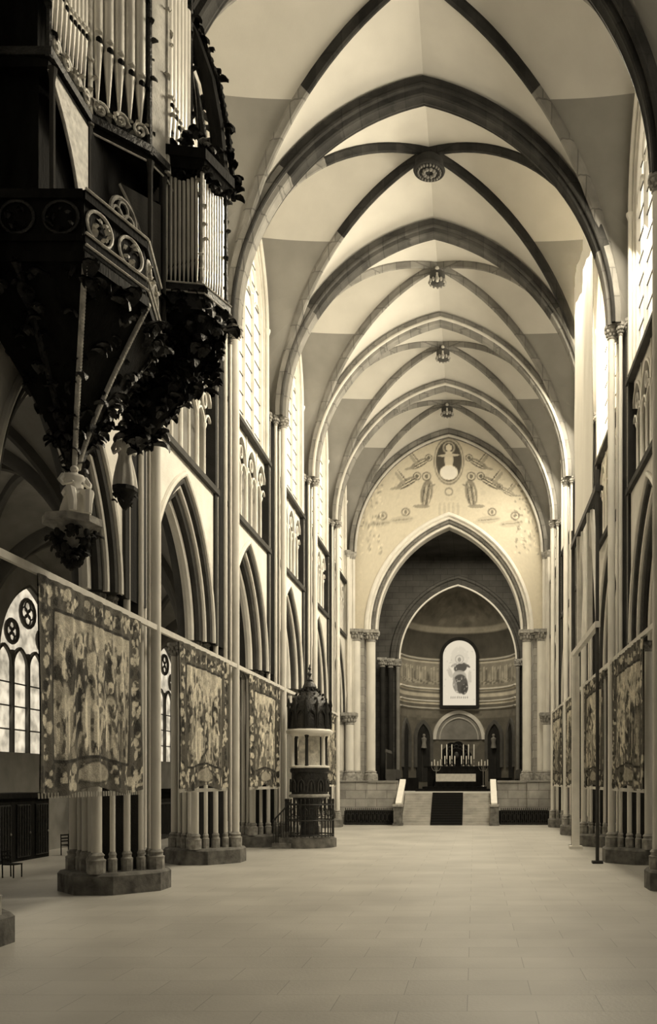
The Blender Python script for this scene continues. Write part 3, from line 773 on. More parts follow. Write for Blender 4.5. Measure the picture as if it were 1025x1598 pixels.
for k,px in enumerate((689,697,705,723,731,739.5)):
    x=CAMX+(px-CX)*(ay+1.1)/F
    candlestick(x,ay+1.1,4.5,.65,1.3,'tall white altar candle on a brass stick, %s from the left'%ORD[k],'tall altar candles')
for k,px in enumerate((694,702,709.5,720,727.5,735)):
    x=CAMX+(px-CX)*(ay+.8)/F
    candlestick(x,ay+.8,4.4,.3,.7,'short altar candle standing between the tall ones, %s from the left'%ORD[k],'short altar candles')
for s,nm,px in ((-1,'left',680),(1,'right',754)):
    x=CAMX+(px-CX)*ay/F
    e=empty('candelabrum','branched candelabrum with small candles at the %s end of the altar'%nm,'candelabrum',(x,ay+.6,2.65),0,'candelabra')
    mb=MB(); mb.lathe(0,0,[(.2,0),(.18,.08),(.05,.15),(.04,1.9),(.06,2.0)],10)
    for a in (-.4,-.15,.15,.4): mb.tube([(0,0,1.4),(a*.6,0,1.45),(a,0,1.7),(a,0,1.9)],.025,6)
    new('stem',mb,M['brass'],e)
    for a,hh in ((-.4,.3),(-.15,.5),(.15,.35),(.4,.5)):
        mb=MB(); mb.lathe(a,0,[(.045,1.9),(.045,1.95+hh)],7); new('candle',mb,M['candle'],e)
    # side tables
    mb=MB(); mb.box(-.8,.8,-.4,.5,0,1.2); o=new('side_chest',mb,M['wood']); o.location=(AC+s*4.3,ay+2,2.25); tag(o,'dark low chest standing on the choir floor, %s of the altar'%nm,'chest','choir chests')
    # choir stalls
    e=empty('choir_stall','row of dark wooden stalls along the %s of the choir'%nm,'stalls',(AC+s*6.2,86.5,2.25),0,'choir stalls')
    mb=MB(); mb.box(-.5,.5,-3,3,0,1.1); new('bench',mb,M['wood'],e)
    mb=MB(); mb.box(*sorted((s*.35,s*.5)),-3,3,1.1,3.6); new('back_panel',mb,M['carve'],e)
    for k in range(7):
        mb=MB(); mb.box(-.4,.5,-3+k-.04,-3+k+.04,0,2.0); mb.lathe(s*.42,-3+k,[(.06,1.1),(.06,3.5),(.12,3.6),(.05,3.9)],7); new('partition',mb,M['aislerib'],e)
# carved retable with scalloped top
e=empty('retable','dark carved altarpiece with scalloped crest behind the candles','altarpiece',(AC,ay+2.3,4.4),0)
mb=MB(); pts=[]
for k in range(41):
    a=PI*k/40; r=1.3+.14*abs(math.sin(a*4.5)); pts.append((-r*math.cos(a),r*math.sin(a)*1.0+1.0))
pl=[(-1.3,0)]+pts+[(1.3,0)]
mb.poly([(x,-.1,z) for x,z in pl]); mb.poly([(x,.1,z) for x,z in pl][::-1]); mb.grid([[(x,-.1,z) for x,z in pl],[(x,.1,z) for x,z in pl]],cv=True); new('panel',mb,M['wood'],e)
mb=MB()
for k in range(9):
    a=PI*(k+.5)/9; mb.tube([(-.95*math.cos(a)+.18*math.cos(b*PI/5),-.14,1.0+.95*math.sin(a)+.18*math.sin(b*PI/5)) for b in range(11)],.04,5)
mb.ell((0,-.15,1.1),(.25,.12,.35)); new('carving',mb,M['carve'],e)

# ------------------------------------------------------------------ tapestries
def tapestry(s,y0,y1,zt,zb,seed,label,bright=1.0):
    rng=np.random.default_rng(seed); W=y1-y0; H=zt-zb
    R=Ras(0,W,0,H,300,240,.22)
    bw=.13*W; tb=.13*H; bb=.16*H
    # inner picture
    R.rect(bw,W-bw,H*.62,H-tb,.62,.85)
    for k in range(6):
        x=rng.uniform(bw,W-bw); R.rect(x,x+.12,bb,H-tb,rng.choice([.6,.16]),.7)
    for k in range(30): R.ell(rng.uniform(bw,W-bw),rng.uniform(H*.6,H-tb),rng.uniform(.2,.6),.08,rng.choice([.35,.75]),.4,rng.uniform(-.4,.4))
    for k in range(30):
        h=rng.uniform(.32,.5)*H; yb=bb+(1-k/30)*.3*H; figure_paint(R,rng.uniform(bw*1.2,W-bw*1.2),yb,h,rng.choice([.08,.12,.3,.5,.65]),rng)
    for k in range(260): R.ell(rng.uniform(bw,W-bw),rng.uniform(bb,H*.78),rng.uniform(.03,.09),rng.uniform(.05,.26),rng.choice([.02,.04,.75,.5]),.7,rng.uniform(-.6,.6))
    # borders
    for (a,b,c,d) in ((0,bw,0,H),(W-bw,W,0,H),(0,W,H-tb,H),(0,W,0,bb)): R.rect(a,b,c,d,.15)
    for k in range(420):
        q=rng.uniform()
        if q<.3: x,z=rng.uniform(.05,W),H-tb/2+rng.normal(0,tb*.18)
        elif q<.6: x,z=rng.uniform(.05,W),bb/2+rng.normal(0,bb*.2)
        else: x,z=rng.choice([bw/2,W-bw/2])+rng.normal(0,bw*.15),rng.uniform(0,H)
        r=rng.uniform(.05,.15); R.ell(x,z,r,r*rng.uniform(.3,1.2),rng.choice([.65,.78,.05,.03]),.8,rng.uniform(0,3))
    R.ell(W/2,bb/2,W*.16,bb*.36,.45,.9); R.ell(W/2,bb/2,W*.16,bb*.36,.08,.9,0,.15)
    for (a,b,c,d) in ((bw-.04,bw+.03,bb,H-tb),(W-bw-.03,W-bw+.04,bb,H-tb),(bw,W-bw,H-tb-.05,H-tb+.02),(bw,W-bw,bb-.03,bb+.04)): R.rect(a,b,c,d,.06)
    R.noise(.09,rng,1); R.a=np.clip(R.a*bright,.01,.95)**1.25
    e=empty('tapestry',label,'tapestry',(s*7.3,y0,zb),0,'tapestries hung between the piers')
    mb=MB(); rows=[]; cols=[]; nu,nv=190,180
    for i in range(nu+1):
        u=W*i/nu; r=[]
        for k in range(nv+1):
            v=H*k/nv; fold=.05*math.sin(u*4.2+seed)*(1-v/H*.6)+.02*math.sin(u*11+v)
            sag=-.10*math.sin(PI*u/W*3)*(1-k/nv)
            r.append((-s*0+fold,u,v+sag)); cols.append(R.at(u,v))
        rows.append(r)
    mb.grid(rows); mb.grid([[(p[0]+.03,p[1],p[2]) for p in r] for r in rows]); cc=[[c,c*.96,c*.86] for c in cols]; mb.c=np.array(cc+cc)
    clo=new('cloth',mb,M['tap'],e)
    mb=MB(); 
    for k in range(40): 
        u=W*(k+.5)/40; mb.tube([(0,u,-.02),(0,u+.01,-.14)],.02,4)
    new('fringe',mb,M['stone'],clo)
labsL=['huge woven tapestry with figures nearest on the left, in front of the first pier','figured tapestry on the left between the first and second full piers','figured tapestry on the left just before the pulpit','figured tapestry on the left hidden behind the pulpit','small figured tapestry on the left just beyond the pulpit']
labsR=['','dark figured tapestry at the right edge before the nearest right pier','figured tapestry on the right beside the tall scaffold poles','narrow figured tapestry on the right, second before the choir','farthest figured tapestry on the right, nearest the choir']
for b in range(1,6):
    y0,y1=PY[b]+1.75,PY[b+1]-1.55
    tapestry(-1,y0,y1,7.62,2.95,20+b,labsL[b-1],1.05)
    mb=MB(); mb.box(-7.42,-7.32,PY[b]-.1,PY[b+1]+.1,7.62,7.78); tag(new('hanging_rail',mb,M['rail']),'pale wooden rail holding the %s tapestry on the left'%ORD[b-1],'rail','tapestry rails')
    if b>1:
        tapestry(1,PY[b]+1.5,PY[b+1]-.9,7.75,2.95,40+b,labsR[b-1],1.0)
        mb=MB(); mb.box(7.32,7.42,PY[b]-.1,PY[b+1]+.1,7.75,7.91); tag(new('hanging_rail',mb,M['rail']),'pale wooden rail holding the %s tapestry on the right'%ORD[b-2],'rail','tapestry rails')

# ------------------------------------------------------------------ scaffold with sheeting, right
e=empty('scaffold','tall wooden scaffold frame on the right beside the nearest pier','scaffold',(6.75,34.4,0),0)
for (y,r) in ((0,.07),(8.45,.09)):
    mb=MB(); mb.tube([(0,y,0),(0,y,15.2)],r,8); mb.box(-.2,.2,y-.2,y+.2,0,.1); new('pole',mb,M['moulddark'],e)
mb=MB(); mb.box(-.17,.17,7.2,7.55,.12,9.0); mb.box(-.3,.3,7.05,7.7,0,.14); new('post',mb,M['stone'],e)
for z,m in ((14.45,'iron'),(9.2,'rail')):
    mb=MB(); mb.box(-.1,.1,-.1,8.6,z-.1,z+.14); new('beam',mb,M[m],e)
for (y0,y1) in ((2.2,.9),(2.2,4.2),(5.4,4.2),(5.4,7.4)):
    mb=MB(); mb.tube([(.1,y0,14.3),(.15,y1,9.3)],.1,6); new('brace',mb,M['stone'],e)
for y in (2.8,6.4):
    mb=MB(); mb.box(-.05,.15,y-.12,y+.12,9.3,14.4); new('stud',mb,M['rail'],e)
mb=MB(); rows=[]
for i in range(31):
    y=35.5+(42.7-35.5)*i/30
    rows.append([(6.75+.06*math.sin(y*2.1)+.02*math.sin(y*7+z),y,z) for z in [14.6+12.2*k/30 for k in range(31)]])
mb.grid(rows); mb.grid([[(p[0]+.02,p[1],p[2]) for p in r] for r in rows])
tag(new('sheeting',mb,M['canvas']),'tall smooth white sheet hanging over the scaffold on the right','sheet')

# ------------------------------------------------------------------ pulpit
e=empty('pulpit','round dark carved pulpit with domed canopy and iron railing on the left','pulpit',(-5.95,43.0,0),0)
oc=lambda r,n=12,o=0:[(r*math.cos(2*PI*k/n+o),r*math.sin(2*PI*k/n+o)) for k in range(n)]
mb=MB(); mb.prism(oc(1.3),0,.42); mb.prism(oc(1.2),.42,.52); new('plinth',mb,M['base'],e)
for k in range(36):
    a=2*PI*k/36; mb=MB(); mb.tube([(1.15*math.cos(a),1.15*math.sin(a),.5),(1.15*math.cos(a),1.15*math.sin(a),2.2)],.025,5); mb.ell((1.15*math.cos(a),1.15*math.sin(a),2.25),(.035,.035,.08),5,4); new('railing_bar',mb,M['iron'],e)
mb=MB()
for z in (.6,1.3,2.05): mb.tube([(1.15*math.cos(2*PI*k/36),1.15*math.sin(2*PI*k/36),z) for k in range(37)],.035,6)
for k in range(24):
    a=2*PI*k/24
    mb.tube([(1.15*math.cos(a+.1*math.cos(b*PI/4)),1.15*math.sin(a+.1*math.cos(b*PI/4)),1.68+.22*math.sin(b*PI/4)) for b in range(9)],.02,4)
new('railing',mb,M['iron'],e)
mb=MB(); mb.lathe(0,0,[(.5,.5),(.45,.9),(.38,1.2),(.4,1.8),(.7,2.3),(.86,2.5),(.88,2.55),(.88,3.55),(.95,3.62),(.95,3.75),(.86,3.8)],12); new('drum',mb,M['carve'],e)
mb=MB()
for k in range(12):
    a=2*PI*(k+.5)/12; ca,sa=math.cos(a),math.sin(a)
    mp=lambda u,w,d:((.90+d)*ca-u*sa,(.90+d)*sa+u*ca,2.95+w)
    mb.sweep(arch2d(.16,.3,5,foot=.3),mp,[(-.03,-.03),(.02,-.03),(.02,.04),(-.03,.04)])
    mb.ell(mp(0,-.05,0),(.06,.06,.22),6,5)
new('tracery',mb,M['moulddark'],e)
mb=MB(); mb.lathe(0,0,[(.9,2.38),(.98,2.42),(.98,2.5),(.9,2.55)],24); new('moulding',mb,M['cap'],e)
mb=MB(); mb.lathe(0,0,[(.86,3.78),(.97,3.82),(.97,3.88),(.86,3.92)],24); new('moulding',mb,M['stone'],e)
for k in range(6):
    a=2*PI*(k+.5)/6-PI/2-.5; mb=MB(); mb.lathe(.84*math.cos(a),.84*math.sin(a),[(.11,3.85),(.08,4.0),(.07,5.2),(.11,5.35),(.12,5.4)],9); new('column',mb,M['shaft'] if k%2 else M['core'],e)
mb=MB(); mb.box(-.5,.5,-.1,-.04,3.9,5.35); new('painted_panel',mb,M['gilt'],e)
mb=MB(); mb.lathe(0,0,[(.9,5.35),(1.08,5.42),(1.12,5.5),(1.12,5.58),(1.0,5.66)],28); new('cornice',mb,M['stone'],e)
mb=MB(); mb.lathe(0,0,[(1.02,5.66),(1.04,5.8),(.98,6.6),(.9,6.9),(.7,7.2),(.42,7.42),(.3,7.55),(.34,7.7),(.28,7.85),(.1,8.0)],12); cano=new('canopy',mb,M['carve'],e)
mb=MB()
for k in range(12):
    a=2*PI*k/12; ca,sa=math.cos(a),math.sin(a)
    mb.lathe(1.03*ca,1.03*sa,[(.05,5.7),(.04,6.7),(.08,6.8),(.01,7.15)],6)
    mp=lambda u,w,d:((1.0+d)*math.cos(a+PI/12)-u*math.sin(a+PI/12),(1.0+d)*math.sin(a+PI/12)+u*math.cos(a+PI/12),6.2+w)
    mb.sweep(arch2d(.2,.35,5,foot=.4),mp,[(-.03,-.03),(.02,-.03),(.02,.04),(-.03,.04)])
    for j in range(5):
        t=j/4; mb.ell(((.95-.6*t)*ca,(.95-.6*t)*sa,6.85+.75*math.sin(t*1.4)),(.06,.06,.07),5,4)
new('canopy_carving',mb,M['core'],cano)
mb=MB(); mb.lathe(0,0,[(.1,7.9),(.16,8.05),(.05,8.2),(.12,8.35),(.04,8.45),(.02,8.8)],10); mb.ell((0,0,8.6),(.08,.08,.08),8,6); new('finial',mb,M['carve'],cano)
# little side platform rail of the pulpit stair
e=empty('pulpit_stair','low dark stair rail on the left of the round pulpit','railing',(-7.0,42.2,0),0)
mb=MB(); mb.box(-.5,.4,-.4,.6,0,.25); mb.box(-.3,.4,-.2,.6,.25,.5); mb.box(-.1,.4,0,.6,.5,.75); new('steps',mb,M['base'],e)
mb=MB(); mb.tube([(-.45,-.35,1.3),(.3,.1,2.2)],.04,6); new('handrail',mb,M['iron'],e)
for k in range(8):
    t=k/7; mb=MB(); x,y=-.45+.75*t,-.35+.45*t; mb.tube([(x,y,0),(x,y,1.3+.9*t)],.02,5); new('bar',mb,M['iron'],e)

# ------------------------------------------------------------------ organ
def pipe_mb(x,y,z,r,h,nx,ny):
    # foot cone, mouth, body, rounded top
    mb=MB(); hf=min(h*.3,r*9)
    mb.lathe(x,y,[(r*.25,z),(r*.95,z+hf*.97),(r,z+hf),(r*.9,z+hf+.02),(r*.9,z+hf+.02),(r,z+hf+r*1.6),(r,z+h),(r*.8,z+h+.01)],12)
    mb.ell((x+nx*r*.95,y+ny*r*.95,z+hf+r*.8),(r*.55,r*.55,r*.12),8,5)
    mb.box(x+nx*r*.7-r*.5,x+nx*r*.7+r*.5,y+ny*r*.7-r*.5,y+ny*r*.7+r*.5,z+hf-r*.12,z+hf+r*.05)
    return mb
org=empty('pipe_organ','large dark carved organ case with tall pale pipes high on the left','organ',(-8,22,0),0)
OX,OY=-8.0,22.0
def op(x,y): return (x-OX,y-OY)
case=[(-8,18.15),(-6.68,18.15),(-6.64,20.0),(-5.66,20.97),(-5.46,21.6),(-5.46,23.4),(-6.3,24.6),(-6.3,25.6),(-8,25.6)]
cl=[op(*p) for p in case]
mb=MB(); mb.prism(cl,18.6,26.5,.97,(.0,0)); inner=[(p[0]*.72,p[1]*.92) for p in cl]
mb=MB(); mb.prism(inner,18.0,27.0); new('case_body',mb,M['wood'],org)
def ring_mb(pl,z0,z1,out,c=(0.6,0)):
    mb=MB(); n=len(pl); sc=lambda p,o:(p[0]+o*(1 if p[0]>.1 else 0)*.9,p[1]+o*(1 if p[1]>0 else -1)*.6)
    a=[sc(p,out) for p in pl]
    mb.prism(a,z0,z1); return mb
new('cornice',ring_mb(cl,17.75,17.95,.0),M['wood'],org)
new('cornice',ring_mb(cl,17.95,18.12,.10),M['carve'],org)
mb=MB()
for i in range(1,7):
    a=Vector((cl[i][0],cl[i][1],0)); b=Vector((cl[i+1][0],cl[i+1][1],0))
    for zz in (17.74,18.1): mb.tube([a+Vector((.03,-.02,zz)),b+Vector((.03,-.02,zz))],.025,5)
new('gilt_moulding',mb,M['gilt'],org)
def face_frame(i,z0,z1,npipe,r,hbase,step,arc=True,mat_='pipe'):
    a=Vector((*cl[i],0)); b=Vector((*cl[i+1],0)); d=(b-a); L=d.length; t=d.normalized(); nrm=Vector((t.y,-t.x,0))
    for k in range(npipe):
        q=a+d*((k+.5)/npipe)-nrm*.02
        c=abs((k+.5)/npipe-.5)*2
        off=step*(1-c) if arc else step*k/npipe
        new('pipe',pipe_mb(q.x,q.y,z0+off*0,r,hbase+off,nrm.x,nrm.y),M[mat_],org)
        # mouths step along
    return a,b,nrm
def pierced(a,b,z0,z1,seed,parent,m='gilt',out=.05):
    # a carved openwork strip of scrolls between two points
    rr=random.Random(seed); mb=MB(); d=b-a; L=d.length; t=d.normalized(); n=Vector((t.y,-t.x,0)); H=z1-z0
    k=max(1,int(L/(H*.8)))
    for j in range(k):
        c=a+d*((j+.5)/k)+n*out; R0=min(H,L/k)*.4
        pts=[c+t*(R0*(1-q/22)*math.cos(q*.55))+Vector((0,0,(z0+z1)/2+R0*(1-q/22)*math.sin(q*.55))) for q in range(18)]
        mb.tube(pts,.035,5)
        for q in range(5):
            ang=rr.uniform(0,2*PI); p=c+t*(R0*.8*math.cos(ang))+Vector((0,0,(z0+z1)/2+R0*.8*math.sin(ang))); mb.leaf(p,.13,rr)
    new('openwork',mb,M[m],parent)
# side face small pipes (i=1), big pipes face (i=2), far faces
for i,(n_,r_,h_,st_) in {1:(9,.085,4.6,1.6),2:(5,.125,5.6,1.2),4:(6,.12,4.5,1.0),5:(6,.1,4.2,1.0)}.items():
    a=Vector((*cl[i],0)); b=Vector((*cl[i+1],0)); d=b-a; t=d.normalized(); nrm=Vector((t.y,-t.x,0)); z0=18.55
    for k in range(n_):
        f=(k+.5)/n_; q=a+d*(.05+.9*f)-nrm*.04; mb=MB(); r=r_
        hf=(1.35-.55*f) if i==2 else (.9+.5*abs(f-.5))
        mb.lathe(q.x,q.y,[(r*.22,z0),(r*.95,z0+hf-.03),(r,z0+hf),(r*.82,z0+hf+.02),(r*.82,z0+hf+.12),(r,z0+hf+.22),(r,z0+h_+st_*(1-abs(f-.5)*2))],14)
        mb.ell((q.x+nrm.x*r*.8,q.y+nrm.y*r*.8,z0+hf+.24),(r*.75,r*.75,.06),8,5)
        pp_=new('pipe',mb,M['pipe'],org)
        mb=MB(); mb.ell((q.x+nrm.x*r*.75,q.y+nrm.y*r*.75,z0+hf+.06),(r*.6,r*.6,.08),8,5); new('pipe_mouth',mb,M['wood'],pp_)
    pierced(a,b,18.1,18.62,50+i,org)
# pale flat panels beside the big pipes
a=Vector((*cl[3],0)); b=Vector((*cl[4],0)); mb=MB(); mb.box(0,0.001,0,0.001,18.1,18.1)
mb=MB(); mb.poly([(a.x+.02,a.y,18.12),(b.x+.02,b.y,18.12),(b.x+.02,b.y,25),(a.x+.02,a.y,25)]); mb.poly([(a.x-.05,a.y,18.12),(a.x-.05,a.y,25),(b.x-.05,b.y,25),(b.x-.05,b.y,18.12)]); new('side_panel',mb,M['panel'],org)
# pinnacle shafts at corners with crockets
for i in range(1,8):
    x,y=cl[i]; mb=MB(); mb.lathe(x+.02,y,[(.09,17.9),(.06,18.2),(.05,24.8),(.1,25),(.01,26.5)],6)
    rr=random.Random(i)
    for k in range(16): mb.leaf((x+.03,y,18.5+k*.42),.16,rr)
    new('pinnacle',mb,M['carve'] if i%2 else M['gilt'],org)
# upper right crest: curved dark ribs with crockets
for k,(off,r) in enumerate(((0,.2),(-.42,.12),(.25,.07))):
    W=[(-6.3,24.6),(-5.9,23.7),(-5.47,22.9),(-5.05,21.7),(-4.83,20.5),(-4.71,19.3),(-4.68,18.7)]
    pts=[]
    for j in range(31):
        f=j/30*(len(W)-1); q=min(int(f),len(W)-2); t=f-q; x=W[q][0]*(1-t)+W[q+1][0]*t; z=W[q][1]*(1-t)+W[q+1][1]*t
        pts.append((x+off-OX,23.6-OY+.1*k,z))
    mb=MB(); mb.tube(pts,r,8); rr=random.Random(k+9)
    if k==2:
        for j in range(1,30):
            mb.leaf(pts[j],.26,rr); mb.ell(pts[j],(.1,.1,.12),6,4)
    new('crest_rib',mb,M['wood' if k!=1 else 'carve'],org)
mb=MB(); mb.grid([[(op(-5.5,23.5)[0]+.2*math.sin(k/3),op(0,23.5)[1]+.7*j/4,18.1+k*.45) for k in range(13)] for j in range(5)]); new('side_panel',mb,M['panel'],org)
mb=MB(); rr=random.Random(77)
for k in range(26): mb.leaf((op(-5.35,0)[0]+rr.uniform(-.1,.25),op(0,23.6)[1]+rr.uniform(0,.9),18.2+rr.uniform(0,4.5)),.28,rr)
new('openwork',mb,M['carve'],org)
# posts between gallery and case, curved bracket boards, back wall
mb=MB(); mb.prism([op(-8,18.4),op(-7.0,18.4),op(-6.2,21.3),op(-6.2,25),op(-8,25)],14.0,17.8); new('back_panel',mb,M['wood'],org)
for (x,y) in ((-6.62,18.2),(-6.6,19.85),(-5.62,20.95),(-5.5,21.5)):
    q=op(x,y); mb=MB(); mb.lathe(q[0],q[1],[(.08,14.2),(.06,14.6),(.06,17.5),(.1,17.75)],8); new('post',mb,M['moulddark'],org)
def bracket_board(p0,p1,zb,zt,flip,m):
    a=Vector((*op(*p0),0)); b=Vector((*op(*p1),0)); rows=[]; mb=MB()
    for j in range(15):
        t=j/14; z=zb+(zt-zb)*t; w=.18+.82*(t**2.4)
        s0=a; s1=a.lerp(b,w)
        rows.append([Vector((s0.x,s0.y,z)),Vector((s1.x,s1.y,z))])
    mb.grid(rows); mb.grid([[p+Vector((.03,-.03,0)) for p in r] for r in rows]); new('bracket_board',mb,M[m],org)
    mb=MB(); mb.tube([r[1] for r in rows],.04,6); new('gilt_moulding',mb,M['gilt'],org)
bracket_board((-6.6,19.8),(-6.66,18.15),14.8,17.7,0,'gilt')
bracket_board((-5.55,21.4),(-6.2,20.6),14.4,17.0,0,'moulddark')
c=Vector((*op(-6.0,20.3),16.0)); mb=MB(); tt=Vector((.3,.95,0))
mb.tube([c+tt*.42*math.cos(a*PI/9)+Vector((0,0,.42*math.sin(a*PI/9))) for a in range(19)],.05,6)
for k in range(4): mb.tube([c+tt*(.2*math.cos(k*PI/2)+.16*math.cos(a*PI/5))+Vector((0,0,.2*math.sin(k*PI/2)+.16*math.sin(a*PI/5))) for a in range(11)],.035,5)
new('rosette',mb,M['cap'],org)
# gallery parapet
gal=[(-8.3,17.5),(-5.68,17.5),(-5.07,19.15),(-5.45,21.0),(-6.8,22.8),(-8.3,22.8)]
gl=[op(*p) for p in gal]
mb=MB(); mb.prism(gl,13.55,13.8); mb.prism([(x*1.03,y*1.02) for x,y in gl],13.35,13.55); new('gallery_floor',mb,M['wood'],org)
for i in (0,1,2,3,4):
    a=Vector((*gl[i],0)); b=Vector((*gl[i+1],0)); d=b-a; t=d.normalized(); n=Vector((t.y,-t.x,0))
    mb=MB()
    for z0,z1 in ((13.78,13.92),(14.62,14.8)):
        A=a+n*.05; B=b+n*.05; C=b-n*.1; D=a-n*.1; mb.prism([(A.x,A.y),(B.x,B.y),(C.x,C.y),(D.x,D.y)],z0,z1)
    new('parapet_rail',mb,M['wood'],org)
    mb=MB(); A=a-n*.03; B=b-n*.03; C=b-n*.08; D=a-n*.08; mb.prism([(A.x,A.y),(B.x,B.y),(C.x,C.y),(D.x,D.y)],13.9,14.64); pan=new('parapet_panel',mb,M['wood'],org)
    k=max(1,round(d.length/.85)); mb=MB(); rr=random.Random(i)
    for j in range(k):
        c=a+d*((j+.5)/k)+n*.0
        mb.tube([c+t*.34*math.cos(q*PI/10)+Vector((0,0,14.27+.32*math.sin(q*PI/10))) for q in range(21)],.035,6)
        for q in range(9): 
            an=rr.uniform(0,6.3); mb.leaf(c+t*.2*math.cos(an)+Vector((0,0,14.25+.2*math.sin(an))),.13,rr)
    if i in (1,2):
        new('openwork',mb,M['gilt'],pan)
        mb=MB()
        for zz in (13.72,13.95,14.82): mb.tube([a+n*.07+Vector((0,0,zz)),b+n*.07+Vector((0,0,zz))],.03,5)
        new('gilt_moulding',mb,M['gilt'],org)
    else: new('openwork',mb,M['carve'],pan)
# pendant cone
tip=op(-6.75,19.4)
def outline(t):
    # t=0 gallery, 1 tip ; concave taper
    k=(1-t)**1.25*.96+.055
    return k
cgal=[gl[0],((gl[0][0]+gl[1][0])/2,gl[0][1]),gl[1],gl[2],gl[3],((gl[3][0]+gl[4][0])/2,(gl[3][1]+gl[4][1])/2),gl[4],gl[5]]
rows=[]
for j in range(17):
    t=j/16; k=outline(t); z=13.4-(13.4-9.95)*t
    rows.append([(tip[0]+(p[0]-tip[0])*k,tip[1]+(p[1]-tip[1])*k,z) for p in cgal])
mb=MB(); mb.grid(rows,cv=True); new('pendant',mb,M['wood'],org)
for c_ in (1,2,3,4,5):
    mb=MB(); pts=[rows[j][c_] for j in range(17)]; mb.tube(pts,.07 if c_ not in (2,3) else .025,6); rr=random.Random(c_)
    if c_ in (2,3):
        for j in range(16):
            for f in (0,.25,.5,.75): mb.ell([pts[j][q]*(1-f)+pts[j+1][q]*f+(.05 if q==0 else 0) for q in range(3)],(.05,.05,.07),6,4)
    for j in range(17):
        if c_ in (2,3): continue
        mb.leaf(pts[j],.24,rr)
        if j<16:
            mid=[(pts[j][q]+pts[j+1][q])/2 for q in range(3)]; mb.leaf(mid,.2,rr)
    new('pendant_rib',mb,M['gilt'] if c_ in (2,3) else M['carve'],org)
mb=MB(); rr=random.Random(8)
for i in (0,1,2,3):
    for k in range(10):
        t=(k+rr.random())/10; x=gl[i][0]+(gl[i+1][0]-gl[i][0])*t; y=gl[i][1]+(gl[i+1][1]-gl[i][1])*t
        mb.leaf((x,y,13.2+rr.uniform(-.2,.1)),.34,rr)
new('fringe_carving',mb,M['carve'],org)
mb=MB(); rr=random.Random(18)
for k in range(170):
    t=rr.random()*.9; kk=outline(t)*1.02; c0=rr.randrange(8); f=rr.random(); p=cgal[c0]; q=cgal[(c0+1)%8]; x=p[0]+(q[0]-p[0])*f; y=p[1]+(q[1]-p[1])*f
    mb.leaf((tip[0]+(x-tip[0])*kk,tip[1]+(y-tip[1])*kk,13.4-3.45*t),.26,rr)
new('leaf_carving',mb,M['carve'],org)
# bracket slab and hanging leaf cluster
mb=MB(); q=tip; mb.prism([(q[0]+.62*math.cos(k*PI/4+.2),q[1]+.62*math.sin(k*PI/4+.2)) for k in range(8)],8.75,8.9); mb.lathe(q[0],q[1],[(.05,8.2),(.22,8.5),(.42,8.7),(.5,8.76)],10); new('bracket',mb,M['cap'],org)
mb=MB(); rr=random.Random(21)
for k in range(60):
    h=rr.random(); r=.42*(1-h)**.7+.05; a=rr.uniform(0,2*PI); mb.ell((q[0]+r*math.cos(a),q[1]+r*math.sin(a),8.65-h*.8),(.07,.07,.09),6,5)
for k in range(30):
    h=rr.random(); r=.4*(1-h)+.05; a=rr.uniform(0,2*PI); mb.leaf((q[0]+r*math.cos(a),q[1]+r*math.sin(a),8.6-h*.7),.2,rr)
new('leaf_cluster',mb,M['core'],org)

# small choir organ tower hanging in front
po=empty('positive_organ','smaller projecting organ tower with rows of thin pale pipes on the left','organ',(-5.3,22.6,15.2),0)
hx=[(.97*math.cos(2*PI*k/6+PI/6-.35),.97*math.sin(2*PI*k/6+PI/6-.35)) for k in range(6)]
mb=MB(); mb.prism([(x*.72,y*.72) for x,y in hx],.1,3.0); new('case_body',mb,M['wood'],po)
mb=MB(); mb.prism([(x*1.12,y*1.12) for x,y in hx],-.1,.12); mb.prism([(x*1.0,y*1.0) for x,y in hx],-.45,-.1,1.05); new('cornice',mb,M['carve'],po)
mb=MB(); mb.prism([(x*1.05,y*1.05) for x,y in hx],2.95,3.15,1.12); mb.prism([(x*1.22,y*1.22) for x,y in hx],3.15,3.4); new('cornice',mb,M['wood'],po)
for i in range(6):
    a=Vector((*hx[i],0)); b=Vector((*hx[(i+1)%6],0)); d=b-a; n=Vector((d.y,-d.x,0)).normalized()
    if n.y>.6 and n.x<.2: continue
    for k in range(8):
        q=a+d*(.08+.84*(k+.5)/8)-n*.04; r=.042; f=abs((k+.5)/8-.5)*2; hf=.35+.3*(k+.5)/8
        mb=MB(); mb.lathe(q.x,q.y,[(r*.3,.12),(r,.12+hf),(r*.8,.14+hf),(r,.22+hf),(r,2.65+.2*f)],9); new('pipe',mb,M['pipe'],po)
    mb=MB(); rr=random.Random(i+40)
    for k in range(9): mb.leaf(a+d*(k/8)+Vector((0,0,2.85+rr.uniform(-.08,.12))),.2,rr)
    for k in range(9): mb.leaf(a+d*(k/8)+Vector((0,0,-.2+rr.uniform(-.2,.1))),.24,rr)
    new('openwork',mb,M['carve'],po)
    mb=MB()
    for zz in (-.1,.12,3.15,3.4): mb.tube([a*1.13+Vector((0,0,zz)),b*1.13+Vector((0,0,zz))],.022,5)
    new('gilt_moulding',mb,M['gilt'],po)
    mb=MB(); mb.lathe(a.x,a.y,[(.05,0),(.05,3.0),(.09,3.1)],6); rr=random.Random(i)
    for k in range(8): mb.leaf((a.x,a.y,.2+k*.36),.14,rr)
    new('corner_shaft',mb,M['gilt'] if i%2 else M['carve'],po)
mb=MB(); rr=random.Random(4)
mb.lathe(0,0,[(.1,3.4),(.3,3.5),(.14,3.8),(.02,4.5)],8)
for k in range(40):
    a=rr.uniform(0,6.3); mb.leaf((.8*math.cos(a),.8*math.sin(a),3.4+rr.uniform(0,.5)),.26,rr)
new('cresting',mb,M['carve'],po)
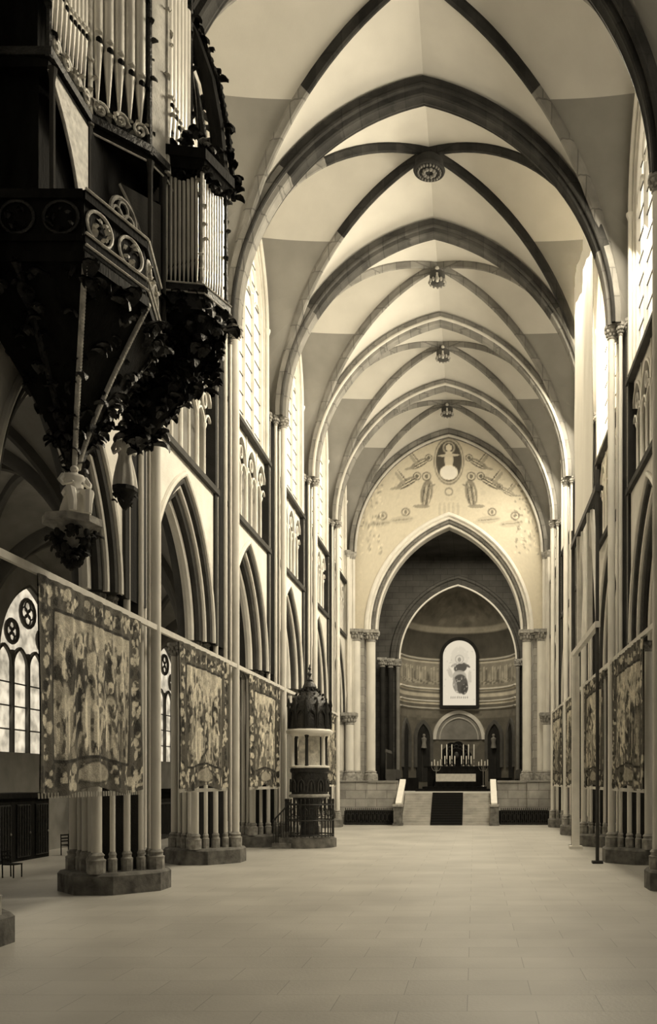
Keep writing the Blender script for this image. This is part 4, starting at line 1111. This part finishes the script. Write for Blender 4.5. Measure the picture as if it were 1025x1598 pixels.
# foliage console below, running back to the pier shaft
mb=MB(); rows=[]
for j in range(12):
    t=j/11; c=Vector((-.1-1.3*t**1.3,.4*t,-.4-3.0*t)); r=.85*(1-t)**.8+.12
    rows.append([c+Vector((r*math.cos(2*PI*k/10),r*math.sin(2*PI*k/10),0)) for k in range(10)])
mb.grid(rows,cv=True); new('console',mb,M['wood'],po)
mb=MB(); rr=random.Random(31)
for k in range(300):
    t=rr.random()**1.2; c=Vector((-.1-1.3*t**1.3,.4*t,-.4-3.0*t)); r=(.9*(1-t)**.8+.14)*rr.uniform(.9,1.15); a=rr.uniform(0,6.3)
    mb.leaf(c+Vector((r*math.cos(a),r*math.sin(a),rr.uniform(-.1,.1))),rr.uniform(.2,.4),rr)
new('leaf_carving',mb,M['carve'],po)
mb=MB(); rr=random.Random(32)
for k in range(46):
    a=rr.uniform(0,6.3); x=.75*math.cos(a); y=.75*math.sin(a); z=-.5
    for j in range(rr.randint(3,7)):
        mb.leaf((x*(1-.03*j),y*(1-.03*j),z-j*.26),.22,rr)
new('hanging_tendrils',mb,M['wood'],po)
mb=MB(); mb.tube([(-1.6+1.9*t,-.4,-2.9+2.0*math.sin(t*1.5)) for t in [k/14 for k in range(15)]],.04,6); new('curved_brace',mb,M['aislerib'],po)

# statues
def statue(label,loc,h,m,rz=0,seat=False,corbel=True):
    e=empty('carved_statue',label,'statue',loc,rz)
    mb=MB(); n=42; rows=[]
    prof=[(.17,0),(.16,.15),(.13,.35),(.10,.5),(.095,.56),(.12,.68),(.135,.76),(.11,.82),(.045,.85),(.04,.88)]
    for r,z in prof:
        fl=.12*(1-z) if z<.55 else .02
        rows.append([(h*r*(1+fl*math.cos(7*2*PI*k/n))*math.cos(2*PI*k/n)*1.15,h*r*(1+fl*math.cos(7*2*PI*k/n))*math.sin(2*PI*k/n)*.85+(-.12*h*(1-abs(z-.3)*2.5) if seat and z<.6 else 0),h*z) for k in range(n)])
    mb.grid(rows,cv=True); mb.poly(rows[0][::-1]); new('robe',mb,M[m],e,sm=70)
    mb=MB(); mb.ell((0,0,h*.93),(h*.055,h*.065,h*.075),12,9); mb.ell((0,-h*.065,h*.925),(h*.012,h*.02,h*.018),6,5); new('head',mb,M[m],e)
    mb=MB()
    for sx in (-1,1):
        mb.tube([(sx*h*.13,0,h*.79),(sx*h*.19,-h*.03,h*.66),(sx*h*.17,-h*.1,h*.56),(sx*h*.08,-h*.17,h*.6)],[h*.045,h*.04,h*.03,h*.022],8)
        mb.ell((sx*h*.07,-h*.18,h*.61),(h*.025,h*.03,h*.03),7,5)
    new('sleeves',mb,M[m],e)
    if seat:
        mb=MB(); 
        for sx in (-1,1): mb.tube([(sx*h*.08,0,h*.42),(sx*h*.12,-h*.25,h*.42),(sx*h*.1,-h*.3,h*.2),(sx*h*.1,-h*.3,0)],[h*.09,h*.08,h*.06,h*.05],8)
        new('drapery',mb,M[m],e)
    if corbel:
        mb=MB(); mb.lathe(0,0,[(.05,-.6),(.15,-.45),(.26,-.15),(.32,-.1),(.32,0)],9); rr=random.Random(2)
        for k in range(14): mb.leaf((.2*math.cos(k),.2*math.sin(k),-.2-.02*k),.15,rr)
        new('corbel',mb,M['core'],e)
    return e
st1=statue('pale draped statue seated on the bracket at the tip of the organ pendant',(-6.62,19.2,8.9),1.08,'marble',.7,True,False); st1.scale=(1.45,1.3,1)
statue('grey statue of a standing robed man on a corbel beside the first pier',(-7.3,23.7,11.0),1.5,'stone',.3)
statue('small carved statue above the smaller organ tower',(-5.6,22.0,18.65),.8,'carve',.3,False,False)

# ------------------------------------------------------------------ aisle furniture on the left
def chair(label,loc,rz):
    e=empty('wooden_chair',label,'chair',loc,rz,'chairs in the left aisle')
    mb=MB(); mb.box(-.22,.22,-.22,.22,.42,.46); new('seat',mb,M['wood'],e)
    for x in (-.2,.2):
        mb=MB(); mb.tube([(x,-.2,0),(x,-.2,.42)],.022,6); new('leg',mb,M['wood'],e)
        mb=MB(); mb.tube([(x,.2,0),(x,.22,.9)],.022,6); new('leg',mb,M['wood'],e)
    mb=MB(); 
    for z in (.6,.72,.86): mb.box(-.2,.2,.2,.23,z-.03,z+.03)
    new('backrest',mb,M['wood'],e); return e
c0=chair('wooden chair at the left edge behind the nearest pier',(-13.25,29.4,0),1.4)
dup(c0,(-15.4,38.2,0),1.2,'small wooden chair in the left aisle beside the dark panelling')
dup(c0,(-12.2,43.2,0),.3,'small wooden chair far back in the left aisle')
for k,(y,lab) in enumerate(((35.5,'dark wooden confessional against the left aisle wall, nearest'),(45.5,'dark wooden confessional against the left aisle wall, second'),(55.5,'dark wooden confessional against the left aisle wall, farthest'))):
    e=empty('confessional',lab,'confessional',(-16.6,y,0),0,'confessionals')
    mb=MB(); mb.box(-.6,.6,-2.2,2.2,0,2.5); new('cabinet',mb,M['wood'],e)
    mb=MB(); mb.box(-.7,.75,-2.3,2.3,2.5,2.7); new('cornice',mb,M['wood'],e)
    for q in (-1.5,0,1.5):
        mb=MB(); mb.box(.6,.66,q-.5,q+.5,.15,2.25)
        for j in range(5): mb.tube([(.7,q-.4+j*.2,.2),(.7,q-.4+j*.2,2.2)],.03,5)
        dr=new('door',mb,M['carve'],e)
        mb=MB(); mb.ell((.72,q+.38,1.1),(.04,.03,.05),6,5); new('handle',mb,M['brass'],dr)
# dark iron screen along the left aisle
e=empty('aisle_screen','dark iron screen standing in the left aisle behind the second tapestry','railing',(-15.0,50,0),0)
mb=MB(); mb.box(-.06,.06,-2,2,.1,.2); mb.box(-.06,.06,-2,2,1.9,2.0); new('rail',mb,M['iron'],e)
for k in range(20):
    mb=MB(); y=-1.9+k*.2; mb.tube([(0,y,0),(0,y,2.2)],.03,5); new('bar',mb,M['iron'],e)

# ------------------------------------------------------------------ light
def area(name,loc,rot,sx,sy,power,col=(1,.885,.67)):
    l=bpy.data.lights.new(name,'AREA'); l.shape='RECTANGLE'; l.size=sx; l.size_y=sy; l.energy=power; l.color=col
    o=bpy.data.objects.new(name,l); COL.objects.link(o); o.location=loc; o.rotation_euler=rot; return o
for b in range(1,7):
    yc=sum(bays[b])/2
    area('daylight_right',(8.0,yc,23.5),(0,math.radians(52),0),8,5.5,{1:220,2:4200,5:3000,6:850}.get(b,5000))      # daylight entering the south clerestory
for b in (2,3,4,5,6):
    yc=sum(bays[b])/2
    area('daylight_aisle',(-17.3,yc,8.0),(0,math.radians(-75),0),5,4.5,60)
    area('daylight_aisle',(17.3,yc,8.0),(0,math.radians(75),0),5,4.5,60)
area('daylight_crossing',(0,80,25.5),(0,0,0),9,9,2600)
w=bpy.data.worlds.new('World'); scene.world=w; w.use_nodes=True
bg=w.node_tree.nodes['Background']; bg.inputs['Color'].default_value=(1,.89,.72,1); bg.inputs['Strength'].default_value=.08
# ------------------------------------------------------------------ camera
cam=bpy.data.cameras.new('Camera'); co=bpy.data.objects.new('Camera',cam); COL.objects.link(co)
co.location=(CAMX,0,CAMZ); co.rotation_euler=(PI/2,0,0)
cam.sensor_fit='VERTICAL'; cam.sensor_height=36; cam.lens=F/1598*36
cam.shift_x=-(CX-512.5)/1598; cam.shift_y=(CY-799)/1598
cam.clip_end=300
scene.camera=co
vs=scene.view_settings; vs.view_transform='Standard'; vs.look='None'; vs.gamma=1; vs.exposure=.22; vs.use_curve_mapping=False
